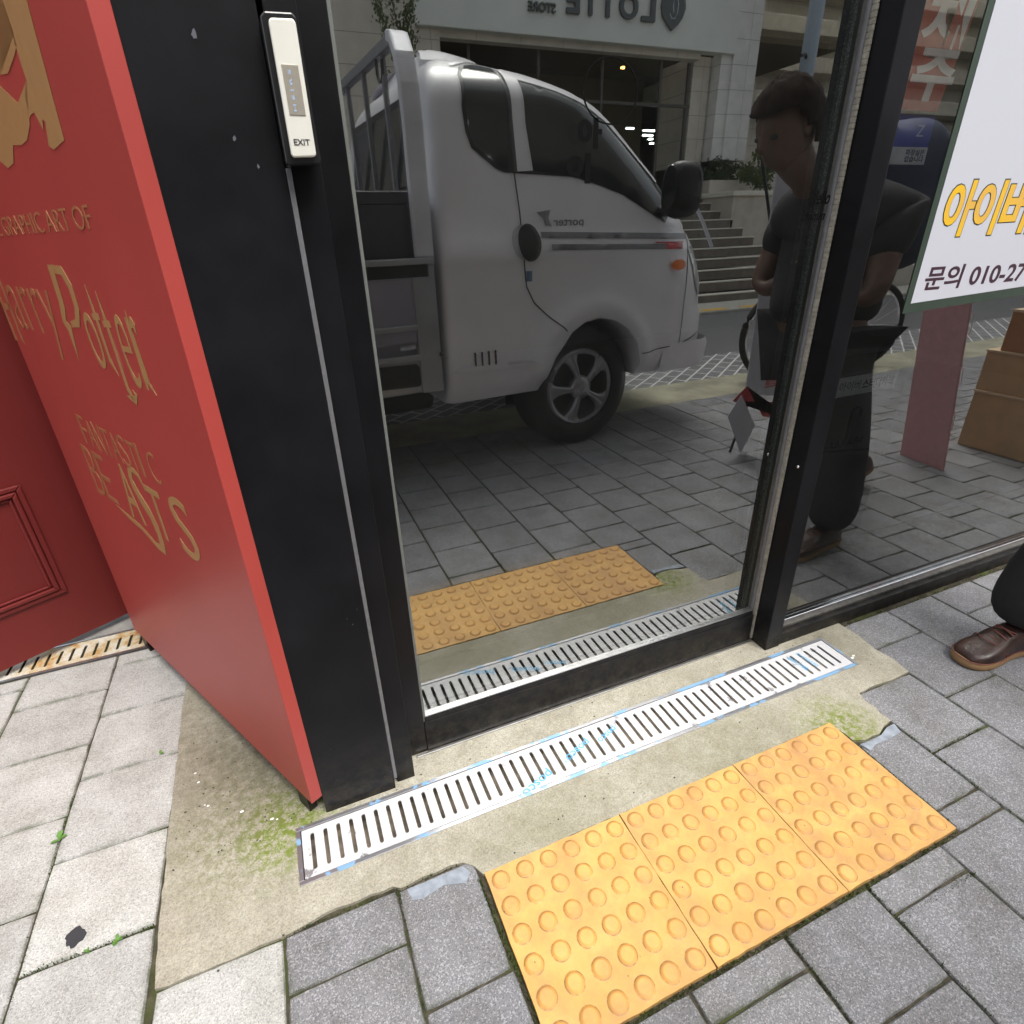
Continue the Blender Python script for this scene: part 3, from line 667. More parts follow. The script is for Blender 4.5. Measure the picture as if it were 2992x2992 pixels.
# ================================================================ DRAINS
def drain(name, x0, x1, y0, y1, sl0, sl1, first, pitch, nslot, mf, mg, label):
    t = thing(name, ((x0+x1)/2, (y0+y1)/2, 0), label, 'drain')
    fw = .0085
    mb = MB(); zt = .0035
    for a in ((x0, x1, y0, y0+fw), (x0, x1, y1-fw, y1), (x0, x0+fw, y0+fw, y1-fw), (x1-fw, x1, y0+fw, y1-fw)): mb.box(*a, -.02, zt, .0006)
    mb.build('frame', mf, t)
    mb = MB(); mb.box(x0+.004, x1-.004, y0+.004, y0+.0055, -.04, -.02); mb.box(x0+.004, x1-.004, y1-.0055, y1-.004, -.04, -.02); mb.box(x0+.004, x1-.004, y0+.004, y1-.004, -.045, -.04)
    mb.build('channel', simple('dirty_channel', (.30, .25, .19), .85, vs=30, var=.5), t)
    gx0, gx1, gy0, gy1 = x0+fw+.002, x1-fw-.002, y0+fw+.0018, y1-fw-.0018
    mb = MB(); hw = .0041; verts = {}
    def cell(a, b, hc):
        poly = [(a, gy0), (b, gy0), (b, gy1), (a, gy1)]; hs_ = []
        if hc is not None:
            h = [(hc+hw*math.cos(q), sl0+hw+hw*math.sin(q)) for q in [math.pi+k*math.pi/6 for k in range(7)]] + [(hc+hw*math.cos(q), sl1-hw+hw*math.sin(q)) for q in [k*math.pi/6 for k in range(7)]]
            hs_ = [h]
        c2, t2 = cdt(poly, hs_); mb.tris(c2, t2, lambda u, v: Vector((u, v, .0022)))
    xs = [first+pitch*k for k in range(nslot)]
    cell(gx0, xs[0]-pitch/2, None)
    for x in xs: cell(x-pitch/2, x+pitch/2, x)
    cell(xs[-1]+pitch/2, gx1, None)
    bmesh.ops.remove_doubles(mb.bm, verts=mb.bm.verts[:], dist=1e-5)
    r = bmesh.ops.extrude_face_region(mb.bm, geom=mb.bm.faces[:])
    for v in [g for g in r['geom'] if isinstance(g, bmesh.types.BMVert)]: v.co.z -= .0032
    mb.build('grate', mg, t)
    return t
dr = drain('drain_channel', -.2405, 1.2345, -.2155, -.0895, -.192, -.1115, -.2098, .026, 55, M_FRAME, M_FILM, 'long new steel drain grate with peeling white film in front of the glass door')
M_BLUEP = simple('blue_maker_print', (.12, .38, .62), .5)
for (s, x, y, ww, hh, ang) in (('posco', .30, -.165, .085, .022, 200), ('posco', .42, -.125, .075, .02, 200), ('posco', .375, -.155, .035, .009, 200), ('BNG STEEL', 1.075, -.118, .06, .012, 280), ('AY STAINLESS', 1.11, -.112, .065, .011, 280), ('posco', .50, -.118, .06, .018, 200)):
    a = R(ang); lettering(s, (x, y, .00225), (math.cos(a), math.sin(a), 0), (-math.sin(a), math.cos(a), 0), ww, hh, M_BLUEP, dr, bold=.015, thick=.0001, name='maker_print')
drain('drain_channel', -2.4, -.545, .715, .840, .742, .806, -2.35, .0305, 58, M_STEEL, M_RUST, 'old rusty drain grate under the dark red door')

# ================================================================ RED PANEL AND RED DOOR
P0 = Vector((-.2015, -.0665, 0)); P2 = Vector((-.656, .788, 0)); dA = (P2-P0).normalized(); nA = Vector((dA.y, -dA.x, 0)); nA = -nA if nA.dot(Vector((.1, -.6, 0))) < 0 else nA
nA = Vector((-dA.y, dA.x, 0)); 
if nA.dot(Vector((-.0876, -.9744, 0))-P0) < 0: nA = -nA      # towards the camera
LA = (P2-P0).length
KP = .9767; P0 = Vector((-.198, -.0877, 0))
def pA(s, z, d=0): return P0 + dA*(s*KP) + Vector((0, 0, 1.1016-(1.1016-z)*KP)) + nA*d
rp = thing('sign_panel', (-.43, .36, 0), 'bright red freestanding sign panel with gold lettering left of the black column', 'sign panel')
mb = MB(); mb.prism([(0, .03), (LA, .03), (LA, 2.15), (0, 2.15)], 0, -.0245, lambda u, v, d: pA(u, v, d)); mb.build('board', M_RED, rp, bevel=.0008)
mb = MB()
for s in (.03, .9):
    mb = MB(); mb.prism([(s, -.0255), (s+.04, -.0255), (s+.04, .0298), (s, .0298)], -.004, -.022, lambda u, v, d: pA(u, v, d)); mb.build('foot', M_BLACK, rp)
def goldpoly(pls, mat, name, holes=()):
    mb = MB()
    for pl in pls: mb.prism(pl, .0004, .0009, lambda u, v, d: pA(u, v, d))
    mb.build(name, mat, rp)
xt = (-dA.x, -dA.y, 0)
# large gold flourish at the top (fragment of a big letter)
goldpoly([[(.176, 1.60), (.205, 1.60), (.236, 1.42), (.262, 1.262), (.253, 1.258), (.272, 1.231), (.256, 1.225), (.202, 1.231), (.176, 1.374)],
          [(.262, 1.262), (.249, 1.345), (.225, 1.46), (.240, 1.60), (.262, 1.60), (.262, 1.40), (.272, 1.342), (.274, 1.308), (.30, 1.296), (.319, 1.269), (.305, 1.272), (.287, 1.273), (.272, 1.25)],
          [(.274, 1.308), (.345, 1.291), (.397, 1.318), (.45, 1.345), (.55, 1.33), (.55, 1.236), (.514, 1.222), (.473, 1.226), (.441, 1.248), (.396, 1.244), (.361, 1.247), (.325, 1.262)],
          [(.262, 1.40), (.262, 1.356), (.303, 1.351), (.34, 1.353), (.42, 1.40), (.42, 1.372), (.379, 1.33), (.344, 1.326), (.29, 1.338), (.266, 1.345)],
          [(.30, 1.60), (.33, 1.47), (.40, 1.42), (.50, 1.43), (.60, 1.52), (.58, 1.60), (.53, 1.52), (.46, 1.47), (.39, 1.48), (.35, 1.60)]], M_GOLD, 'gold_flourish')
lettering('THE GRAPHIC ART OF', pA(.83, 1.122, .0004), xt, (0, 0, 1), .62, .031, M_GOLDT, rp, bold=-.004)
def stroke(pl, mat=M_GOLD): return pl
H = [[(.975, .90), (.965, 1.05), (.945, 1.05), (.955, .90)], [(.915, .905), (.905, 1.045), (.888, 1.045), (.897, .895)], [(.96, .985), (.96, .97), (.89, .975), (.89, .99)]]
Harry = H
goldpoly(Harry, M_GOLDT, 'title_letters')
lettering('arry', pA(.872, .89, .0004), xt, (0, 0, 1), .31, .135, M_GOLDT, rp, bold=-.012, name='title_letters')
# the tall P with a lightning stem, and the pointed letters after it
bolt = [(.487, 1.072), (.425, 1.072), (.445, 1.025), (.405, .995), (.415, .955), (.440, .945), (.470, .95), (.455, .975), (.432, .97), (.428, .99), (.470, 1.02), (.452, 1.058), (.462, 1.058)]
goldpoly([[(.492, 1.072), (.462, 1.072), (.478, 1.00), (.500, .975), (.482, .965), (.512, .898), (.509, .958), (.524, .972), (.502, 1.01)],
          [(.462, 1.072), (.415, 1.070), (.392, 1.04), (.398, 1.0), (.43, .968), (.475, .965), (.474, .976), (.44, .982), (.418, 1.005), (.415, 1.035), (.43, 1.056), (.464, 1.058)]], M_GOLD, 'title_letters')
def letter_t(s, z0, z1): return [[(s+.006, z1), (s-.001, z1-.045), (s-.012, z1-.045), (s-.013, z1-.056), (s-.002, z1-.056), (s-.0, z0+.03), (s-.012, z0), (s+.012, z0+.022), (s+.010, z1-.056), (s+.020, z1-.058), (s+.022, z1-.047), (s+.011, z1-.046)]]
goldpoly(letter_t(.318, .895, 1.044) + letter_t(.276, .85, 1.035), M_GOLD, 'title_letters')
lettering('o', pA(.40, .90, .0004), xt, (0, 0, 1), .055, .095, M_GOLD, rp, bold=-.01, name='title_letters')
lettering('er', pA(.245, .885, .0004), xt, (0, 0, 1), .088, .115, M_GOLD, rp, bold=-.012, name='title_letters')
goldpoly([[(.178, 1.012), (.172, .96), (.168, .90), (.155, .882), (.19, .905), (.188, .96)], [(.300, .862), (.255, .868), (.262, .878), (.245, .87), (.262, .850), (.285, .856)]], M_GOLD, 'title_letters')
# second title, condensed with irregular letter heights
def word(txt, s0, s1, z0, z1, mat, dz):
    n = len(txt); ww = (s0-s1)/n
    for i, ch in enumerate(txt):
        a, b = dz[i % len(dz)]; s = s0 - ww*i
        lettering(ch, pA(s, z0+a, .0004), xt, (0, 0, 1), ww*(.84 if ch != 'I' else .25), (z1+b)-(z0+a), mat, rp, bold=-.012 if mat is M_GOLDT else -.002, name='title_letters')
word('FANTASTIC', .690, .262, .695, .758, M_GOLDT, [(0, .004), (0, 0), (-.002, .003), (0, 0), (.002, 0)])
word('BE', .752, .60, .555, .678, M_GOLDT, [(0, 0), (.004, -.002)])
word('A', .535, .445, .552, .684, M_GOLD, [(0, 0)])
word('T', .385, .30, .552, .668, M_GOLD, [(0, 0)])
word('S', .270, .175, .550, .680, M_GOLD, [(0, 0)])
goldpoly([[(.382, .660), (.40, .682), (.428, .687), (.44, .665), (.425, .64), (.395, .61), (.378, .575), (.38, .53), (.392, .502), (.43, .503), (.50, .528), (.56, .535), (.64, .553), (.56, .548), (.50, .542), (.435, .520), (.41, .523), (.402, .55), (.412, .585), (.438, .61), (.458, .64), (.46, .668), (.448, .69), (.415, .70), (.388, .688)]], M_GOLD, 'title_letters')
lettering('small print line', pA(.30, .345, .0004), xt, (0, 0, 1), .2, .004, M_GOLDT, rp, bold=0) if False else None

B1 = Vector((-.688, .892, 0)); B2 = Vector((-.976, .727, 0)); dB = (B2-B1).normalized(); nB = Vector((dB.y, -dB.x, 0))
if nB.dot(Vector((-.0876, -.9744, 0))-B1) < 0: nB = -nB
def pB(s, z, d=0): return B1 + dB*s + Vector((0, 0, z)) + nB*d
rd = thing('panelled_door', (-1.1, .66, 0), 'dark red panelled wooden door standing open over the rusty drain', 'door')
mb = MB(); mb.prism([(-.12, .05), (-.03, .045), (.0, .032), (.06, .03), (1.3, .03), (1.3, 2.1), (-.12, 2.1)], 0, -.04, lambda u, v, d: pB(u, v, d)); mb.build('leaf', M_RED2, rd)
def moulding(s0, s1, z0, z1):
    mb = MB()
    for ins, wd, d in ((0, .014, .008), (.016, .012, .013), (.030, .008, .007)):
        a, b, c, e = s0+ins, s1-ins, z0+ins, z1-ins
        o = [(a, c), (b, c), (b, e), (a, e)]; i2 = [(a+wd, c+wd), (b-wd, c+wd), (b-wd, e-wd), (a+wd, e-wd)]
        for k in range(4):
            mb.prism([o[k], o[(k+1) % 4], i2[(k+1) % 4], i2[k]], .0005, d, lambda u, v, dd: pB(u, v, dd))
    return mb.build('moulding', M_RED2, rd, bevel=.003)
moulding(.118, .95, .186, .53); moulding(.118, .95, .68, 1.75)
# ================================================================ PARKED TRUCK (behind the camera, seen in the glass)
TC = Vector((1.423, -1.688, 0)); th = R(5); TD = Vector((math.cos(th), -math.sin(th), 0)); TN = Vector((-math.sin(th), -math.cos(th), 0))
def T(s, w_, z): return TC + TD*s + TN*w_ + Vector((0, 0, z))
TW = 1.62
M_WHITE = simple('white_truck_paint', (.72, .71, .75), .36, .0, .5, var=.06, vs=3, coat=.2)
M_TGLASS = simple('dark_tinted_glass', (.010, .013, .014), .06, 0, .6)
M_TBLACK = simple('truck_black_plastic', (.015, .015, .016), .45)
M_SILV = simple('galvanised_truck_steel', (.42, .43, .45), .35, .6, vs=8)
M_BED = simple('blue_grey_truck_bed', (.26, .25, .30), .35, .2, vs=4)
def interp(tab, z):
    if z <= tab[0][0]: return tab[0][1]
    for (a, b), (c, d) in zip(tab, tab[1:]):
        if z <= c: return b+(d-b)*(z-a)/(c-a)
    return tab[-1][1]
SF = [(.35, .95), (.45, .99), (.62, .99), (.68, .965), (.80, .955), (.90, .92), (1.0, .86), (1.10, .80), (1.17, .75), (1.24, .69), (1.33, .60), (1.44, .48), (1.55, .36), (1.63, .25), (1.69, .13), (1.74, -.01), (1.77, -.15), (1.80, -.28), (1.84, -.40)]
SR = [(.35, -.775), (.65, -.767), (1.1, -.755), (1.31, -.752), (1.57, -.727), (1.70, -.69), (1.76, -.64), (1.80, -.56), (1.84, -.48)]
def basew(z):
    w_ = .20*max(0, z-.98)
    if z > 1.6: w_ += .12*((z-1.6)/.15)**2
    if z < .5: w_ += .10*((.5-z)/.15)**2*.3
    if .96 < z < 1.10: w_ -= .010*math.sin((z-.96)/.14*math.pi)
    return w_
def rsw(z): return (.50, .30) if z < 1.1 else (.42, .30)
def lat(s, z):
    w_ = basew(z); sf = interp(SF, z); rs, rw = rsw(z)
    if s > sf-rs: k = min(1, (s-sf+rs)/rs); w_ += rw*(1-math.sqrt(max(0, 1-k**2.4)))
    sr = interp(SR, z)
    if s < sr+.06: k = min(1, (sr+.06-s)/.06); w_ += .05*(1-math.sqrt(max(0, 1-k*k)))
    # raised wheel-arch flare
    d = math.hypot(s-.06, z-.40); w_ -= .034*math.exp(-((d-.34)/.055)**2) if z > .4 else 0
    return w_
truck = thing('pickup_truck', T(0, .8, 0), 'white light pickup truck with extended cab parked behind the camera, reflected in the glass door', 'truck')
bm = bmesh.new(); rings = []
zs = [.35, .38, .42, .47, .52, .57, .62, .66, .70, .74, .78, .82, .86, .90, .94, .965, .985, 1.005, 1.03, 1.055, 1.08, 1.10, 1.14, 1.20, 1.26, 1.32, 1.38, 1.44, 1.50, 1.55, 1.60, 1.64, 1.68, 1.71, 1.735, 1.755, 1.77, 1.785]
for z in zs:
    sf, sr = interp(SF, z), interp(SR, z); rs, rw = rsw(z); P = []
    ss = [sr + .06*(1-math.cos(a)) for a in [k*math.pi/10 for k in range(6)]]
    n = 34; a0 = sr+.06; ss += [a0+(sf-rs-a0)*k/n for k in range(1, n+1)]
    ss += [sf-rs+rs*math.sin(a) for a in [k*math.pi/24 for k in range(1, 12)]] + [sf]
    side = [(s, lat(s, z)) for s in ss]
    P = side + [(sf+.03*math.sin(math.pi*k/8), side[-1][1]+(TW-2*side[-1][1])*k/8) for k in range(1, 8)] + [(s, TW-w_) for s, w_ in side[::-1]]
    rings.append([bm.verts.new(T(s, w_, z)) for s, w_ in P])
for A, B in zip(rings, rings[1:]):
    m = len(A)
    for i in range(m): bm.faces.new((A[i], A[(i+1) % m], B[(i+1) % m], B[i]))
bm.faces.new(rings[0][::-1])
# roof crown
top = rings[-1]; c = sum((v.co for v in top), Vector())/len(top); prev = top
for k, (f, dz) in enumerate(((.86, .032), (.6, .07), (.25, .085))):
    cur = [bm.verts.new(Vector((c.x+(v.co.x-c.x)*f, c.y+(v.co.y-c.y)*f, 1.785+dz))) for v in top]
    for i in range(len(top)): bm.faces.new((prev[i], prev[(i+1) % len(top)], cur[(i+1) % len(top)], cur[i]))
    prev = cur
bm.faces.new(prev)
bmesh.ops.recalc_face_normals(bm, faces=bm.faces[:])
me = bpy.data.meshes.new('cab'); bm.to_mesh(me); bm.free()
cab = link('cab', me, M_WHITE, truck, smooth=True)
cut = MB(); pr = [(-.30, .30), (-.235, .42), (-.185, .51), (-.13, .57), (-.085, .63), (-.01, .672), (.08, .686), (.18, .665), (.26, .618), (.33, .54), (.362, .43), (.36, .30), (.36, .2), (-.30, .2)]
cut.prism(pr, -.3, .34, lambda u, v, d: T(u, d, v)); cut.prism(pr, TW-.34, TW+.3, lambda u, v, d: T(u, d, v))
co_ = cut.build('cutter', M_TBLACK)
bo = cab.modifiers.new('b', 'BOOLEAN'); bo.operation = 'DIFFERENCE'; bo.object = co_; bo.solver = 'EXACT'
bpy.context.view_layer.update()
dg = bpy.context.evaluated_depsgraph_get(); nm = bpy.data.meshes.new_from_object(cab.evaluated_get(dg))
cab.modifiers.clear(); cab.data = nm
for p in nm.polygons: p.use_smooth = True
bpy.data.objects.remove(co_)
ws = cab.modifiers.new('ws', 'EDGE_SPLIT'); ws.split_angle = R(40)
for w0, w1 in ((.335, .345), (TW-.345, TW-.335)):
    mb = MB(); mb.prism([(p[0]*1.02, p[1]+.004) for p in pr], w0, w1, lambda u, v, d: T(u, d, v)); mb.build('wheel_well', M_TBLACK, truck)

def skin(name, poly, mat, off=.003, step=.03, thick=.004, sides=(0, 1), **kw):
    c2, t2 = cdt(dense(poly, step), (), step); o = None
    for sd_ in sides:
        mb = MB()
        f = (lambda u, v, d: T(u, lat(u, v)-d, v)) if sd_ == 0 else (lambda u, v, d: T(u, TW-lat(u, v)+d, v))
        vs = mb.tris(c2, t2, lambda u, v: f(u, v, off)); o = mb.build(name, mat, truck, smooth=True, **kw)
    return o
def offset_band(pts, hw):
    L, Rr = [], []
    for i, p in enumerate(pts):
        a = pts[max(i-1, 0)]; b = pts[min(i+1, len(pts)-1)]; dx, dy = b[0]-a[0], b[1]-a[1]; q = math.hypot(dx, dy) or 1
        L.append((p[0]-dy/q*hw, p[1]+dx/q*hw)); Rr.append((p[0]+dy/q*hw, p[1]-dx/q*hw))
    return L + Rr[::-1]
skin('door_frame_shadow', [(-.345, 1.748), (-.29, 1.764), (-.057, 1.718), (.088, 1.678), (.206, 1.613), (.325, 1.524), (.43, 1.421), (.545, 1.322), (.60, 1.20), (.505, 1.115), (.364, 1.181), (.235, 1.245), (.101, 1.284), (-.047, 1.32), (-.41, 1.334), (-.455, 1.352), (-.555, 1.424), (-.574, 1.486), (-.576, 1.576), (-.553, 1.70), (-.50, 1.762), (-.44, 1.775)], M_TBLACK, .002)
skin('quarter_window', [(-.490, 1.748), (-.44, 1.760), (-.352, 1.752), (-.360, 1.60), (-.385, 1.36), (-.401, 1.345), (-.442, 1.366), (-.542, 1.432), (-.558, 1.486), (-.560, 1.576), (-.537, 1.70)], M_TGLASS, .0045)
skin('door_window_frame', [(-.335, 1.742), (-.29, 1.757), (-.057, 1.711), (.088, 1.671), (.203, 1.606), (.322, 1.517), (.427, 1.414), (.542, 1.315), (.50, 1.300), (.40, 1.385), (.30, 1.47), (.19, 1.556), (.07, 1.614), (-.08, 1.660), (-.275, 1.698), (-.283, 1.523), (-.268, 1.343), (-.348, 1.338), (-.345, 1.55)], M_WHITE, .012)
skin('door_window', [(-.270, 1.692), (-.081, 1.655), (.069, 1.610), (.19, 1.548), (.297, 1.462), (.397, 1.377), (.495, 1.296), (.544, 1.235), (.568, 1.171), (.501, 1.122), (.364, 1.189), (.235, 1.253), (.101, 1.291), (-.047, 1.327), (-.262, 1.342), (-.278, 1.523)], M_TGLASS, .0055)
skin('drip_rail', offset_band([(-.56, 1.745), (-.44, 1.784), (-.29, 1.779), (-.057, 1.736), (.088, 1.698), (.215, 1.632), (.34, 1.54), (.45, 1.435), (.585, 1.31)], .006), M_SILV, .008)
skin('door_seam', offset_band([(-.348, 1.74), (-.36, 1.327), (-.353, 1.175), (-.357, .97), (-.345, .861), (-.305, .787), (-.21, .705), (-.125, .640)], .0035), M_TBLACK, .0022)
skin('front_seam', offset_band([(.735, 1.10), (.70, .99), (.68, .80), (.665, .60), (.655, .42)], .003), M_TBLACK, .0022)
skin('sill_seam', offset_band([(.36, .475), (.66, .49), (.88, .53)], .003), M_TBLACK, .0022)
M_DECG = simple('grey_side_stripe', (.20, .20, .22), .4); M_DECR = simple('red_side_stripe', (.42, .02, .03), .4)
skin('side_stripe', [(-.255, 1.094), (.72, 1.062), (.70, 1.034), (-.255, 1.068)], M_DECG, .0024)
skin('side_stripe', [(-.205, 1.040), (.50, 1.018), (.50, .992), (-.205, 1.014)], M_DECG, .0024)
skin('side_stripe', [(.50, 1.022), (.64, 1.016), (.64, .988), (.50, .992)], M_DECR, .003)
skin('side_stripe', [(.42, 1.030), (.65, 1.024), (.65, 1.018), (.42, 1.023)], M_DECR, .003)
for sd_ in (0,):
    lettering('porter', T(-.01, lat(-.1, 1.13)-.003, 1.105), -TD, (0, 0, 1), .17, .042, M_DECG, truck, bold=.02, name='badge_lettering', mirror=True)
skin('badge_mark', [(-.265, 1.175), (-.19, 1.185), (-.205, 1.15), (-.19, 1.115), (-.225, 1.12), (-.235, 1.15)], M_DECG, .0026, sides=(0,))
el = lambda cx, cz, a, b, n=28: [(cx+a*math.cos(i*2*math.pi/n), cz+b*math.sin(i*2*math.pi/n)) for i in range(n)]
skin('handle_bezel', el(-.352, 1.052, .062, .074), simple('silver_bezel', (.50, .50, .52), .3, .4), .003, .02)
skin('door_handle', el(-.322, 1.050, .060, .080), M_TBLACK, .006, .02)
skin('filler_lock', [(-.345, .93), (-.315, .93), (-.315, .885), (-.345, .885)], simple('blue_lock_tab', (.06, .13, .25), .5), .004, .02, sides=(0,))
skin('side_indicator', el(.598, .912, .060, .026), simple('amber_indicator_lens', (.70, .16, .01), .2), .014, .02)
for i in range(4): skin('vent_slot', [(-.638+.036*i, .588), (-.626+.036*i, .588), (-.626+.036*i, .505), (-.634+.036*i, .505)], M_TBLACK, .003, .02)
skin('headlight', [(.70, .99), (.78, 1.005), (.86, .985), (.90, .93), (.905, .80), (.84, .72), (.78, .80), (.745, .90)], simple('clear_headlight_lens', (.45, .47, .5), .08, .3), .006, .03)
skin('sill_crease', offset_band([(-.75, .515), (-.5, .51), (-.31, .50)], .012), M_WHITE, .010)
mb = MB(); mb.bm.verts.new
for w0 in (0.0,):
    pass
# bumper
mb = MB(); P = []
for k in range(25):
    u = k/24; ang = math.pi*u
    s = .52 + .50*math.sin(ang)**.35 if 0 < u < 1 else .52; wv = TW/2 - (TW/2+.0)*math.copysign(abs(math.cos(ang))**.5, math.cos(ang)); P.append((s, wv))
for (z0, z1, o) in ((.345, .50, .0), ):
    A = [[mb.bm.verts.new(T(s+o2*.02, w_*(1-0)+0, z)) for s, w_ in P] for z, o2 in ((z0, -1.5), (z0+.03, 0), (z1-.03, .6), (z1, -.3))]
    for a, b in zip(A, A[1:]):
        for i in range(len(P)-1): mb.bm.faces.new((a[i], a[i+1], b[i+1], b[i]))
mb.build('bumper', M_WHITE, truck, smooth=True)
# windscreen, rear window
c2, t2 = cdt(dense([(.26, 1.12), (1.36, 1.12), (1.30, 1.66), (.32, 1.66)], .06), (), .06); mb = MB()
def front_s(w_, z): return interp(SF, z)+.03*math.sin(math.pi*max(0, min(1, (w_-lat(interp(SF, z), z))/(TW-2*lat(interp(SF, z), z)))))
mb.tris(c2, t2, lambda u, v: T(front_s(u, v)+.006, u, v)); mb.build('windscreen', M_TGLASS, truck, smooth=True)
mb = MB(); mb.prism([(.28, 1.30), (1.34, 1.30), (1.32, 1.62), (.30, 1.62)], 0, .006, lambda u, v, d: T(interp(SR, v)-.012-d, u, v)); mb.build('rear_window', M_TGLASS, truck)
mb = MB(); mb.prism([(.24, 1.26), (1.38, 1.26), (1.36, 1.66), (.26, 1.66)], 0, .003, lambda u, v, d: T(interp(SR, v)-.006-d, u, v)); mb.build('rear_window_seal', M_TBLACK, truck)
mb = MB()
for w_ in (.30, TW-.30):
    w2 = .13 if w_ < 1 else TW-.13; mb = MB(); mb.tube([T(.80, w2, 1.19), T(.86, w2-.005, 1.11), T(.95, w2, .985)], .010, 8); mb.build('white_mirror_stay', M_PAPER, truck)  # chrome mirror stays, their bright sky reflection put in as plain white
# mirror
def mirror(side):
    f = (lambda s, w_, z: T(s, w_, z)) if side == 0 else (lambda s, w_, z: T(s, TW-w_, z))
    mb = MB()
    mb.lathe([(.045, -.045), (.075, -.03), (.085, 0), (.075, .03), (.04, .05)], lambda x, y, h: f(.475+.85*.08*math.copysign(abs(x/.085)**.6, x), -.10+h*1.2-x*.5, 1.255+.125*math.copysign(abs(y/.085)**.6, y)), 28)
    o = mb.build('wing_mirror', M_TBLACK, truck, smooth=True)
    mb = MB(); mb.tube([f(.48, .05, 1.17), f(.48, .0, 1.165), f(.475, -.06, 1.19)], [.028, .022, .02], 10); mb.build('mirror_arm', M_TBLACK, truck, smooth=True)
    mb = MB(); mb.lathe([(.062, -.004), (.064, 0), (.062, .002)], lambda x, y, h: f(.40+h+x*.05, -.10-x*.7, 1.27+y*1.45), 24); mb.build('mirror_glass', M_TGLASS, truck)
mirror(0); mirror(1)
# wheels
def wheel(s0, side, w0=.045):
    f = (lambda x, y, h: T(s0+x, w0-h, .325+y)) if side == 0 else (lambda x, y, h: T(s0+x, TW-w0+h, .325+y))
    mb = MB(); mb.lathe([(.20, -.19), (.30, -.19), (.322, -.175), (.327, -.15), (.327, -.03), (.322, -.008), (.30, .012), (.245, .018), (.212, .012), (.205, 0), (.20, -.02)], f, 56)
    ty = mb.build('tyre', simple('tyre_rubber', (.022, .022, .023), .7), truck, smooth=True)
    M_HUB = simple('silver_hubcap', (.36, .36, .39), .28, .6, vs=5); 
    mb = MB(); mb.lathe([(.001, -.05), (.198, -.05), (.205, -.03), (.205, -.06), (.001, -.06)], f, 40); mb.build('brake_disc', M_TBLACK, truck)
    mb = MB(); N = 90; r0, r1 = .207, .186
    for a, b in (((.208, .004), (.196, .016)), ((.196, .016), (.180, .008))):
        A = [mb.bm.verts.new(f(a[0]*math.cos(2*math.pi*k/N), a[0]*math.sin(2*math.pi*k/N), a[1])) for k in range(N)]
        B = [mb.bm.verts.new(f(b[0]*math.cos(2*math.pi*k/N), b[0]*math.sin(2*math.pi*k/N), b[1])) for k in range(N)]
        for k in range(N): mb.bm.faces.new((A[k], A[(k+1) % N], B[(k+1) % N], B[k]))
    for k in range(5):                       # five broad split spokes with oval openings between them
        a0 = math.pi/2+.35+2*math.pi*k/5
        prof = [(.045, .30, .024), (.075, .32, .026), (.11, .30, .022), (.145, .30, .014), (.175, .42, .010), (.188, .55, .009)]
        L = []
        for r_, hw, h in prof:
            ww = hw*.62 if r_ > .06 else hw*1.6
            L.append([mb.bm.verts.new(f(r_*math.cos(a0+q), r_*math.sin(a0+q), hh)) for q, hh in ((-ww, h-.018), (-ww*.82, h), (-.04, h+.004), (0, h-.006), (.04, h+.004), (ww*.82, h), (ww, h-.018))])
        for A, B in zip(L, L[1:]):
            for i in range(6): mb.bm.faces.new((A[i], A[i+1], B[i+1], B[i]))
    mb.lathe([(.001, .038), (.03, .037), (.042, .030), (.062, .020), (.066, .0)], f, 30)
    mb.build('hubcap', M_HUB, truck, smooth=True)
wheel(0, 0); wheel(0, 1); wheel(-2.55, 0); wheel(-2.55, 1)
# chassis, bed
mb = MB(); mb.prism([(-3.9, .42), (.6, .42), (.6, .56), (-3.9, .56)], .36, .46, lambda u, v, d: T(u, d, v)); mb.prism([(-3.9, .42), (.6, .42), (.6, .56), (-3.9, .56)], TW-.46, TW-.36, lambda u, v, d: T(u, d, v)); mb.prism([(-.6, .36), (.7, .36), (.7, .6), (-.6, .6)], .47, TW-.47, lambda u, v, d: T(u, d, v)); mb.build('chassis', M_TBLACK, truck)
mb = MB(); mb.prism([(-2.1, .26), (-.75, .26), (-.70, .58), (-2.1, .58)], .30, TW-.30, lambda u, v, d: T(u, d, v)); mb.build('underbody_light_block', M_TBLACK, truck, bevel=.03)  # made-up block under the bed, added to keep the ground below dark
mb = MB()
def slab(s0, s1, z0, z1, w0, w1, mat_mb=None): mb.prism([(s0, z0), (s1, z0), (s1, z1), (s0, z1)], w0, w1, lambda u, v, d: T(u, d, v))
slab(-3.9, -.80, .60, .66, .03, TW-.03); mb.build('bed_floor', M_BED, truck)
for i, (w0, w1) in enumerate(((.0, .035), (TW-.035, TW))):
    mb = MB(); slab(-3.9, -.905, .66, .985, w0, w1); sd0 = mb.build('bed_side', M_BED, truck, bevel=.008)
    mb = MB(); q = -.010 if i == 0 else .0; slab(-3.9, -.80, .985, 1.010, w0+q-.002, w1+q+.014); mb.build('bed_rail', M_SILV, truck, bevel=.004)
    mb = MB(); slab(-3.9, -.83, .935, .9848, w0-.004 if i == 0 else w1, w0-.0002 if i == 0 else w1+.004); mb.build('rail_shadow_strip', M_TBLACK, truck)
    mb = MB()
    for z in (.73, .60): slab(-3.9, -.90, z-.012, z+.012, (w0-.014) if i == 0 else w1+.0002, (w0-.0002) if i == 0 else w1+.014)
    mb.build('side_rib', M_SILV, truck, bevel=.005)
for w0, w1 in ((0, .05), (TW-.05, TW)):
    mb = MB(); slab(-.905, -.80, .43, .985, w0, w1); mb.build('corner_post', M_SILV, truck, bevel=.006)
mb = MB(); slab(-1.5, -.80, .43, .60, .02, .05)
mb.build('side_guard', M_SILV, truck, bevel=.006)
